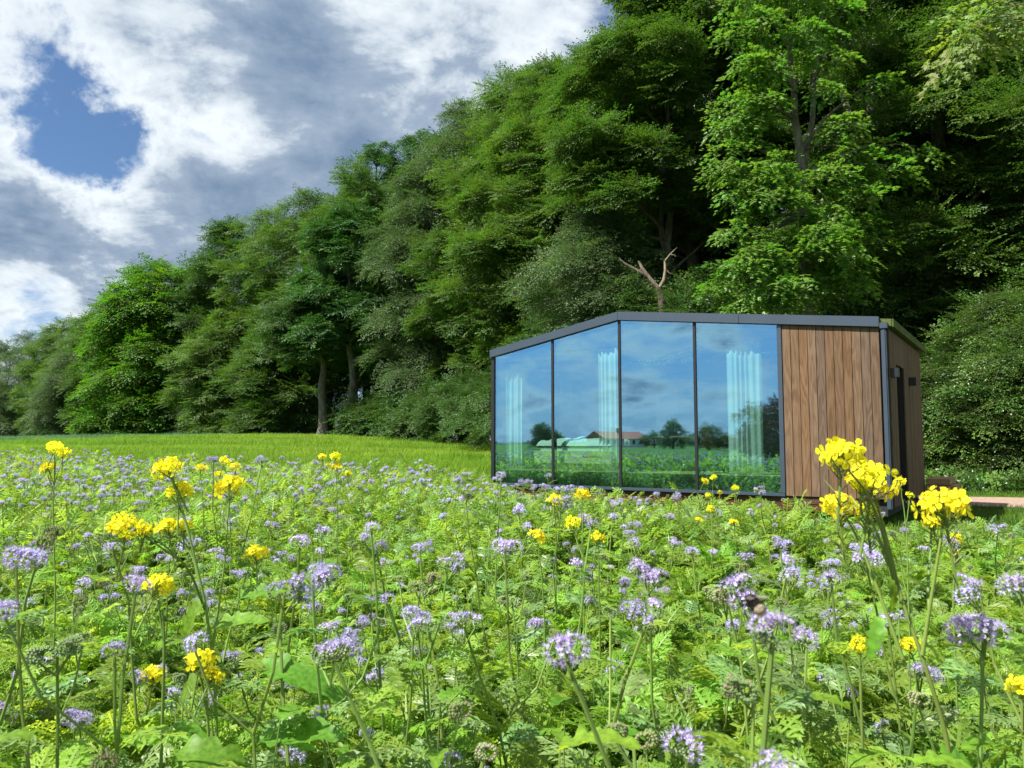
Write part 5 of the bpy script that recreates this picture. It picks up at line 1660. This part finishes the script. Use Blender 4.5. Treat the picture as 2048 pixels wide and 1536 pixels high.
greens_layer('far_leaf_layer', 'far_greens', GRL, np.concatenate([fill(9000, 4.6, 31, rngF, in_strip, 1.2), fill(2600, -3, 17, rngF, lambda x, y: in_strip(x, y) & (x < -.74 * y), 1.0, xs=(-26, -3))]), .85, 1.35, rngF, 'feathery green leaf layer of the farther flower strip')
greens_layer('grass_in_flowers', 'grass', GRASS, fill(520, .5, 8, rngF, in_strip, .8), .6, 1.2, rngF, 'thin grass tufts growing among the flowers', 'grass')

# ------------------------------------------------------------------ crop field, lawn, low growth
def meadow_patches():
    rng = np.random.default_rng(8)
    CR = [blades(rng, 190, .55, .32, .0075, 'crop', .45, square=True) for _ in range(4)]
    out = []
    y = 10.0
    while y < 150:
        st = .62 if y < 28 else (.95 if y < 50 else 1.6)
        x = -.78 * y - 3
        while x < 3:
            xx = x + rng.uniform(-.2, .2) * st; yy = y + rng.uniform(-.2, .2) * st
            if crop_mask(xx, yy): out.append((xx, yy, st))
            x += st
        y += st
    o = np.array(out)
    E = np.stack([np.zeros(len(o)), np.zeros(len(o)), rng.integers(0, 4, len(o)) * math.pi / 2 + rng.uniform(-.2, .2, len(o))], -1)
    S = np.stack([o[:, 2] / .95, o[:, 2] / .95, rng.uniform(.85, 1.15, len(o)) * (1 + .22 * np.sin(o[:, 1] * .9 + o[:, 0] * .25 + 1.5 * np.sin(o[:, 0] * .21)))], -1)
    tag(scatter('crop_field', 'crop', CR, np.column_stack([o[:, :2], gz(o[:, 0], o[:, 1])]), E, S), 'bright yellow green crop waving in front of the wood', 'crop', kind='stuff')
    # lawn around the cabin
    LW = [blades(rng, 420, .5, .085, .0035, 'lawn', .5, square=True) for _ in range(3)]
    out = []
    for y in np.arange(4, 22, .8):
        for x in np.arange(-3, 15, .8):
            q = np.array([x, y, 0]) - P0; a, b = q @ SX, q @ SY
            if y < edge_y(x) - .4: continue
            if .3 < a < LEN - .3 and .5 < b < DEP - .3: continue
            if x > 6.2 and y > float(np.interp(x, [6.4, 8, 10.5, 14], [14.0, 13.1, 12.4, 11.9])) - .1 and y < float(np.interp(x, [6.4, 8, 10.5, 14], [17.0, 16.1, 15.4, 14.9])) + .1: continue
            out.append((x + rng.uniform(-.1, .1), y + rng.uniform(-.1, .1)))
    o = np.array(out)
    E = np.stack([np.zeros(len(o)), np.zeros(len(o)), rng.uniform(0, 6.28, len(o))], -1)
    tag(scatter('lawn_grass', 'lawn', LW, np.column_stack([o, gz(o[:, 0], o[:, 1])]), E, np.column_stack([np.full((len(o), 2), 1.0), rng.uniform(.8, 1.3, len(o))])), 'short green grass around the cabin', 'grass', kind='stuff')
    # low leafy growth behind the path and along the foot of the wood
    XYu = []
    for k in range(2600):
        if k < 1500:
            x = rng.uniform(6.2, 18); y0 = float(np.interp(x, [6.4, 8, 10.5, 14, 18], [18.0, 17.3, 16.8, 16.5, 16.2])); y = y0 + rng.uniform(0, 3.4)
        else:
            x = rng.uniform(-60, 6); y = wood_y(x) - 1.4 + rng.uniform(0, 5)
        XYu.append((x, y))
    XYu = np.array(XYu)
    E = np.stack([rng.normal(0, .1, len(XYu)), rng.normal(0, .1, len(XYu)), rng.uniform(0, 6.28, len(XYu))], -1)
    UN = [make_spray('nettle_spray', M['shrub'], rng, L=.4, nside=4, leaf=.085, lw=.7, droop=.3, nleaf=4) for _ in range(3)]
    pts = np.repeat(XYu, 3, 0) + rng.normal(0, .15, (len(XYu) * 3, 2)); n = len(pts)
    D = np.stack([rng.normal(0, .5, n), rng.normal(0, .5, n), np.full(n, 1.0)], -1)
    tag(scatter('nettle_patch', 'nettle', UN, np.column_stack([pts, gz(pts[:, 0], pts[:, 1])]), eulers(frames(D, rng.normal(0, 1, (n, 3)) + [0, -1, .3])), rng.uniform(.6, 1.3, n)),
        'low nettles and leafy growth between the path and the wood', 'undergrowth', kind='stuff')
meadow_patches()

# ------------------------------------------------------------------ mustard plants
rngY = np.random.default_rng(44)
def mustard_flower(rng, sz=.0100):
    g = Geo()
    for q in range(4):
        b = q * math.pi / 2 + rng.uniform(-.15, .15)
        e = np.array([math.cos(b), math.sin(b), 0]); s = np.array([-e[1], e[0], 0]); u = np.array([0, 0, 1.0])
        up = rng.uniform(-.05, .3)
        g.add([e * .001, e * sz * .55 + s * sz * .40 + u * sz * up * .5, e * sz * .95 + s * sz * .30 + u * sz * up, e * sz * 1.05 + u * sz * up * .9, e * sz * .95 - s * sz * .30 + u * sz * up, e * sz * .55 - s * sz * .40 + u * sz * up * .5],
              [(0, 1, 2), (0, 2, 3), (0, 3, 4), (0, 4, 5)], 0)
    for q in range(5):
        b = q * 1.257; e = np.array([math.cos(b) * .25, math.sin(b) * .25, 1.0]) * sz * .6
        w = np.array([-math.sin(b), math.cos(b), 0]) * .0004
        g.add([w, -w, e], [(0, 1, 2)], 1)
    return g
FLW = [mustard_flower(rngY).mesh('mustard_flower', [M['mustard'], M['mustard_bud']]) for _ in range(4)]
FLG = [mustard_flower(rngY) for _ in range(3)]

def cluster(parent, p, R, rng, near, axis=(0, 0, 1)):
    """a flower head: green pedicels and buds with open flowers round them"""
    n = 30 if near else 18
    g = Geo(); fl = Geo()
    ax = np.array(axis, float); ax /= np.linalg.norm(ax)
    spots = []
    for k in range(n):
        az = k * 2.4; t = (k + .5) / n
        el = math.radians(80 - 105 * t ** .8 + rng.normal(0, 12))
        d = np.array([math.cos(az) * math.cos(el), math.sin(az) * math.cos(el), math.sin(el)]) + rng.normal(0, .22, 3)
        d = d / np.linalg.norm(d); q = d * [1, 1, .66] * R * rng.uniform(.68, 1.2)
        base = np.array([0, 0, -R * (.3 + .9 * t)])
        tube(g, [base, base * .5 + q * .5 + [0, 0, -.1 * R], q], [.0007, .0006, .0006], 3, 0, cap=False)
        spots.append((q, d))
    for k in range(16):
        d = rand_unit(1, rng)[0] * [.35, .35, .25] * R + [0, 0, R * .42]
        g.add(OCT[0] * [.0016, .0016, .0026] + d, OCT[1], 1)
    tube(g, [(0, 0, -R * 1.6), (0, 0, R * .35)], [.0018, .001], 5)
    for k in range(9 if near else 5):
        z0 = -R * rng.uniform(1.3, 3.6); az = rng.uniform(0, 6.28); ln = rng.uniform(.010, .022)
        e = np.array([math.cos(az) * ln, math.sin(az) * ln, z0 + ln * .9])
        tube(g, [(0, 0, z0), (0, 0, z0) + (e - [0, 0, z0]) * .45, e], [.0005, .0009, .0004], 4, 0, cap=False)
    tube(g, [(0, 0, -R * 3.7), (0, 0, -R * 1.5)], [.0018, .0017], 5)
    o = obj('flower_cluster', g.mesh('mustard_cluster', [M['stem'], M['mustard_bud']]), parent, loc=tuple(p), rot=(rng.normal(0, .2), rng.normal(0, .2), rng.uniform(0, 6)))
    if near:
        for q, d in spots:
            d = d + rng.normal(0, .35, 3) + [0, -.25, 0]
            E = eulers(frames(np.cross(d[None], rand_unit(1, rng)), d[None]))[0]
            obj('flower', FLW[rng.integers(4)], o, loc=tuple(q), rot=tuple(E), scale=float(rng.uniform(.95, 1.3)) * R / .028)
    else:
        for q, d in spots:
            d = d + rng.normal(0, .35, 3)
            Fm = frames(np.cross(d[None], rand_unit(1, rng)), d[None])[0] * rng.uniform(1.0, 1.35) * R / .024
            fl.geo(FLG[rng.integers(3)], Fm, q)
        f = obj('petals', fl.mesh('mustard_petals', [M['mustard'], M['mustard_bud']]), o)
        tag(f, kind='stuff')

def mustard(label, base_px, base_Y, stems, near=False, leaves=()):
    """stems: list of (path of (px, py, dY) from low to high, [(px, py, dY, radius)])"""
    bx = at(base_px[0], base_px[1], base_Y); x0, y0 = bx[0], base_Y
    o = np.array([x0, y0, float(gz(x0, y0))])
    root = obj('mustard_plant', None, loc=tuple(o))
    tag(root, label, 'flower', 'yellow mustard plants')
    low = bx - o
    for si, (path, heads) in enumerate(stems):
        P = [at(px, py, base_Y + dy) - o for px, py, dy in path]
        if si == 0: P = [np.array([0, 0, 0.0])] + ([low] if low[2] > .06 else []) + P
        g = Geo()
        Pn = np.array(P); tt = np.linspace(0, len(Pn) - 1, 4 * len(Pn))
        sm = np.stack([np.interp(tt, np.arange(len(Pn)), Pn[:, k]) for k in range(3)], -1)
        for _ in range(2): sm[1:-1] = (sm[:-2] + 2 * sm[1:-1] + sm[2:]) / 4
        r0 = .0034 if si == 0 else .0025
        tube(g, sm, np.linspace(r0, r0 * .45, len(sm)), 7)
        obj('stem', g.mesh('mustard_stem', [M['stem']], smooth=True), root)
        for px, py, dy, R in heads:
            h = at(px, py, base_Y + dy) - o
            cluster(root, h, R, rngY, near)
            end = sm[-1]
            if np.linalg.norm(end - h) > R * 1.2:
                j = np.argmin(np.linalg.norm(sm - (h - [0, 0, .10]), axis=1))
                g = Geo(); tube(g, bend_path(sm[j], h - [0, 0, R], 5, rngY, .05), [.0022, .002, .0018, .0016, .0015], 5)
                obj('stem', g.mesh('mustard_branch', [M['stem']], smooth=True), root)
    for px, py, dy, L_, ang in leaves:
        lf = broad_leaf(rngY, L_, L_ * .22)
        p = at(px, py, base_Y + dy) - o
        d = np.array([math.cos(ang), -.35, math.sin(ang)])
        obj('leaf', lf.mesh('mustard_leaf', [M['broad']], smooth=True), root, loc=tuple(p), rot=tuple(eulers(frames(d[None], np.array([[0, -.5, 1.0]])))[0]))

mustard('large near mustard plant whose yellow flowers stand before the wooden wall of the cabin', (1905, 1536), .93,
        [([(1885, 1440, 0), (1850, 1330, 0), (1800, 1190, .02), (1775, 1080, .03), (1748, 990, .03)], [(1747, 963, .03, .026), (1735, 1025, .06, .014)]),
         ([(1790, 1170, .02), (1765, 1060, 0), (1735, 985, -.01), (1692, 935, -.02)], [(1685, 914, -.02, .024), (1720, 968, .02, .012)]),
         ([(1810, 1330, .02), (1760, 1190, .03), (1720, 1085, .04), (1690, 1030, .05)], [(1678, 1012, .05, .020)]),
         ([(1845, 1310, .0), (1862, 1200, -.01), (1880, 1090, -.02), (1888, 1030, -.02)], [(1886, 1012, -.02, .026), (1862, 1045, .05, .010)])],
        near=True, leaves=[(1778, 1160, 0, .035, -1.3), (1805, 1155, 0, .028, .1), (1762, 1235, 0, .050, 4.2), (1850, 1290, 0, .028, -.4), (1880, 1500, 0, .055, -.2)])
mustard('mustard plant with many yellow flower heads left of the middle', (436, 1536), 1.48,
        [([(432, 1420, 0), (424, 1300, 0), (410, 1200, 0), (388, 1110, 0), (372, 1040, 0), (340, 950, 0)], [(335, 938, 0, .025), (358, 984, .03, .023)]),
         ([(424, 1300, 0), (440, 1200, .02), (452, 1100, .03), (456, 1000, .03)], [(460, 972, .03, .026)]),
         ([(410, 1220, 0), (380, 1140, -.05), (330, 1090, -.08), (280, 1065, -.10)], [(256, 1055, -.10, .026), (292, 1060, -.08, .012)]),
         ([(400, 1170, 0), (385, 1110, .02), (350, 1070, .03)], [(335, 1055, .03, .020), (368, 1050, .04, .014)]),
         ([(430, 1400, 0), (455, 1280, .05), (480, 1190, .06), (500, 1130, .06)], [(512, 1108, .06, .021)])],
        near=True, leaves=[(425, 1260, 0, .11, .6), (405, 1200, 0, .10, -2.2), (470, 1200, .05, .12, .5), (432, 1330, 0, .10, 3.6)])
mustard('low mustard plant with pale yellow flowers hidden among the left leaves', (418, 1500), 1.35,
        [([(415, 1420, 0), (412, 1360, 0)], [(400, 1320, 0, .022), (425, 1352, 0, .018)]), ([(400, 1450, 0), (340, 1380, 0)], [(308, 1350, 0, .018)])], near=True,
        leaves=[(520, 1340, 0, .15, .2), (500, 1330, .1, .13, .3), (360, 1500, -.05, .17, .1), (520, 1480, -.1, .15, .4), (420, 1480, 0, .12, 2.6)])
mustard('mustard with a small yellow head above the large whitish phacelia', (330, 1300), 1.25, [([(325, 1220, 0)], [(318, 1172, 0, .022)])], near=True)
mustard('tall thin mustard plant near the left edge with two yellow heads against the crop', (112, 1200), 2.5, [([(108, 1100, 0), (106, 1000, 0), (112, 920, 0)], [(110, 896, 0, .024), (126, 905, .05, .018)]), ([(108, 990, 0), (100, 955, 0)], [(96, 936, 0, .021)])])
mustard('mustard with three small heads beyond the many headed plant', (462, 1100), 3.9, [([(458, 1000, 0), (452, 940, 0)], [(450, 922, 0, .026), (470, 934, .1, .026), (438, 948, .1, .018)])])
mustard('small mustard head just left of the three small heads', (408, 1090), 3.8, [([(406, 1000, 0)], [(402, 936, 0, .024)])])
mustard('mustard with four small heads against the bright crop field, left of the cabin', (676, 1060), 4.0, [([(674, 1000, 0), (672, 930, 0)], [(672, 914, 0, .028), (645, 914, .1, .018), (674, 934, 0, .024), (696, 947, .1, .018), (655, 930, .1, .014)])])
mustard('mustard with a tight round head before the first glass panel', (1112, 1150), 2.7, [([(1112, 1060, 0)], [(1110, 1000, 0, .024)])])
mustard('mustard with a taller round head right before the second glass panel', (1168, 1180), 2.6, [([(1166, 1080, 0)], [(1165, 990, 0, .025), (1146, 1046, .05, .026)])])
mustard('mustard with low round heads below the second glass panel', (1090, 1250), 2.1, [([(1082, 1130, 0)], [(1076, 1072, 0, .020)])])
mustard('mustard with a single bright head right of the low round heads', (1200, 1250), 2.1, [([(1197, 1130, 0)], [(1196, 1074, 0, .018)])])
mustard('thin mustard with a loose spike of tiny yellow heads before the right glass', (1425, 1080), 4.4, [([(1424, 1020, 0), (1426, 965, 0)], [(1426, 955, 0, .018), (1410, 962, 0, .018), (1416, 990, 0, .016), (1440, 985, .05, .014)])])
mustard('thin mustard with one yellow head before the right glass', (1470, 1090), 4.4, [([(1469, 1020, 0)], [(1470, 976, 0, .020), (1468, 1045, 0, .022)])])
mustard('mustard with a small head low before the fourth glass panel', (1425, 1110), 4.0, [([(1423, 1060, 0)], [(1422, 1018, 0, .020), (1398, 1040, .1, .018)])])
mustard('slender mustard with a single head at the wooden corner of the cabin', (1815, 1160), 2.6, [([(1815, 1080, 0), (1806, 1000, 0)], [(1801, 962, 0, .014), (1820, 990, 0, .012)])])
mustard('mustard low on the right under the rightmost yellow flowers', (1905, 1200), 2.0, [([(1910, 1130, 0)], [(1908, 1078, 0, .017), (1908, 1106, .1, .012)])])
mustard('low mustard with an orange yellow head right of the bumblebee flowers', (1722, 1400), 1.3, [([(1722, 1340, 0)], [(1718, 1290, 0, .016)])], near=True)
mustard('low mustard with a pale head beside the curved mustard stalk', (1820, 1400), 1.45, [([(1820, 1340, 0)], [(1818, 1290, 0, .016)])], near=True)
mustard('mustard head cut by the right edge', (2046, 1470), 1.25, [([(2046, 1420, 0)], [(2044, 1372, 0, .020)])], near=True)

# broad leaves growing low among the flowers
def weeds():
    rng = np.random.default_rng(15)
    W = [(1120, 1500, .85, .15), (1290, 1480, 1.1, .10), (2010, 1500, 1.0, .13), (1830, 1530, .9, .12), (1490, 1480, 1.1, .10), (60, 1480, 1.0, .12), (560, 1440, 1.2, .13), (1130, 1400, 1.4, .10), (380, 1290, 1.7, .11), (1700, 1420, 1.2, .12), (880, 1400, 1.3, .10), (1240, 1250, 2.0, .10)]
    for k, (px, py, Y, L_) in enumerate(W):
        p = at(px, py, Y)
        root = obj('broad_weed', None, loc=(p[0], Y, 0), rot=(0, 0, rng.uniform(0, 6)))
        WL = ['broad leaved weed at the bottom edge right of the middle', 'broad leaved weed left of the large round violet head', 'broad leaved weed in the bottom right corner', 'broad leaved weed under the curved mustard stalk at the bottom edge', 'broad leaved weed between the large round head and the green bud balls',
              'broad leaved weed in the bottom left corner', 'broad leaved weed at the bottom right of the many headed mustard', 'broad leaved weed below the middle of the picture', 'broad leaved weed left of the many headed mustard stems', 'broad leaved weed left of the curved mustard stalk',
              'broad leaved weed in the lower middle among bare stems', 'broad leaved weed below the first mullions of the cabin']
        tag(root, WL[k], 'weed', 'broad leaved weeds among the flowers')
        h = max(.12, p[2])
        g = Geo(); tube(g, bend_path((0, 0, 0), (0, 0, h), 5, rng, .1), [.003, .003, .0025, .002, .001], 5); obj('stem', g.mesh('weed_stem', [M['stem']]), root)
        for q in range(7):
            az = q * 2.4; z = h * (.35 + .65 * q / 6)
            d = np.array([math.cos(az), math.sin(az), .55])
            obj('leaf', broad_leaf(rng, L_ * rng.uniform(.7, 1.1), L_ * .26).mesh('weed_leaf', [M['broad']], smooth=True), root, loc=(0, 0, z), rot=tuple(eulers(frames(d[None], np.array([[0, 0, 1.0]])))[0]), scale=.68)
weeds()

# bumblebee on the nearest flowers
def bumblebee():
    p = at(1509, 1206, .585)
    root = obj('bumblebee', None, loc=tuple(p), rot=(.45, 0, .35), scale=.88)
    tag(root, 'bumblebee with a pale cream tail clinging to the blurred nearest flower', 'bumblebee')
    fur = plain_mat('black_fur', (0.015, 0.012, 0.01), rough=1, bump=1, bscale=900)
    cream = plain_mat('cream_fur', (0.72, 0.62, 0.42), rough=1, bump=1, bscale=900)
    wing, t, out = new_mat('bee_wing'); 
    tr = t.n('ShaderNodeBsdfTransparent'); pr = t.n('ShaderNodeBsdfPrincipled'); pr.inputs['Base Color'].default_value = (.25, .2, .18, 1); pr.inputs['Roughness'].default_value = .2
    mx = t.n('ShaderNodeMixShader'); mx.inputs[0].default_value = .45; t.l(tr.outputs[0], mx.inputs[1]); t.l(pr.outputs[0], mx.inputs[2]); t.l(mx.outputs[0], out.inputs[0])
    def ball(name, c, r, mat, hairs=220):
        g = Geo(); n = 12; th = np.linspace(0, math.pi, n)
        lathe(g, [(max(1e-4, r[0] * math.sin(a)), -r[2] * math.cos(a)) for a in th], 16, c=(0, 0, 0))
        V = rand_unit(hairs); 
        for v in V:
            q = v * r; w = np.cross(v, [.3, .8, .1]) * .00012
            g.add([q * .95 + w, q * .95 - w, q + v * .0020], [(0, 1, 2)])
        o = obj(name, g.mesh('bee_' + name, [mat], smooth=False), root, loc=c); return o
    ball('thorax', (0, .0030, 0), (.0050, .0048, .0048), fur, 500)
    ball('abdomen', (0, -.0038, -.0006), (.0060, .0070, .0056), fur, 700)
    ball('tail', (0, -.0072, -.0008), (.0052, .0050, .0049), cream, 500)
    ball('head', (0, .0078, -.0012), (.0028, .0028, .0026), fur, 120)
    for s in (-1, 1):
        g = Geo(); a = np.linspace(0, 2 * math.pi, 14)[:-1]
        g.add(np.concatenate([[(0, 0, 0)], np.stack([s * (.006 + .0058 * np.cos(a)), -.003 + .0026 * np.sin(a) - .002 * np.cos(a), .001 * np.cos(a) + .002], -1)]), [(0, i + 1, (i + 1) % 13 + 1) for i in range(13)])
        obj('wing', g.mesh('bee_wing', [wing]), root, loc=(0, .003, .004))
        for q in range(3):
            g = Geo(); y = .006 - q * .003; tube(g, [(s * .003, y, -.002), (s * .0075, y + .001, -.003), (s * .009, y - .001, -.0085)], [.0006, .0005, .0003], 5)
            obj('leg', g.mesh('bee_leg', [fur]), root)
bumblebee()

for o_ in scene.objects:
    if o_.name.startswith('crown') or o_.name.startswith('foliage'):
        o_['kind'] = 'stuff'
# print('instances', N_INST, 'objects', len(scene.objects), 'tris', sum(len(m.loops) - 2 * len(m.polygons) for m in bpy.data.meshes))
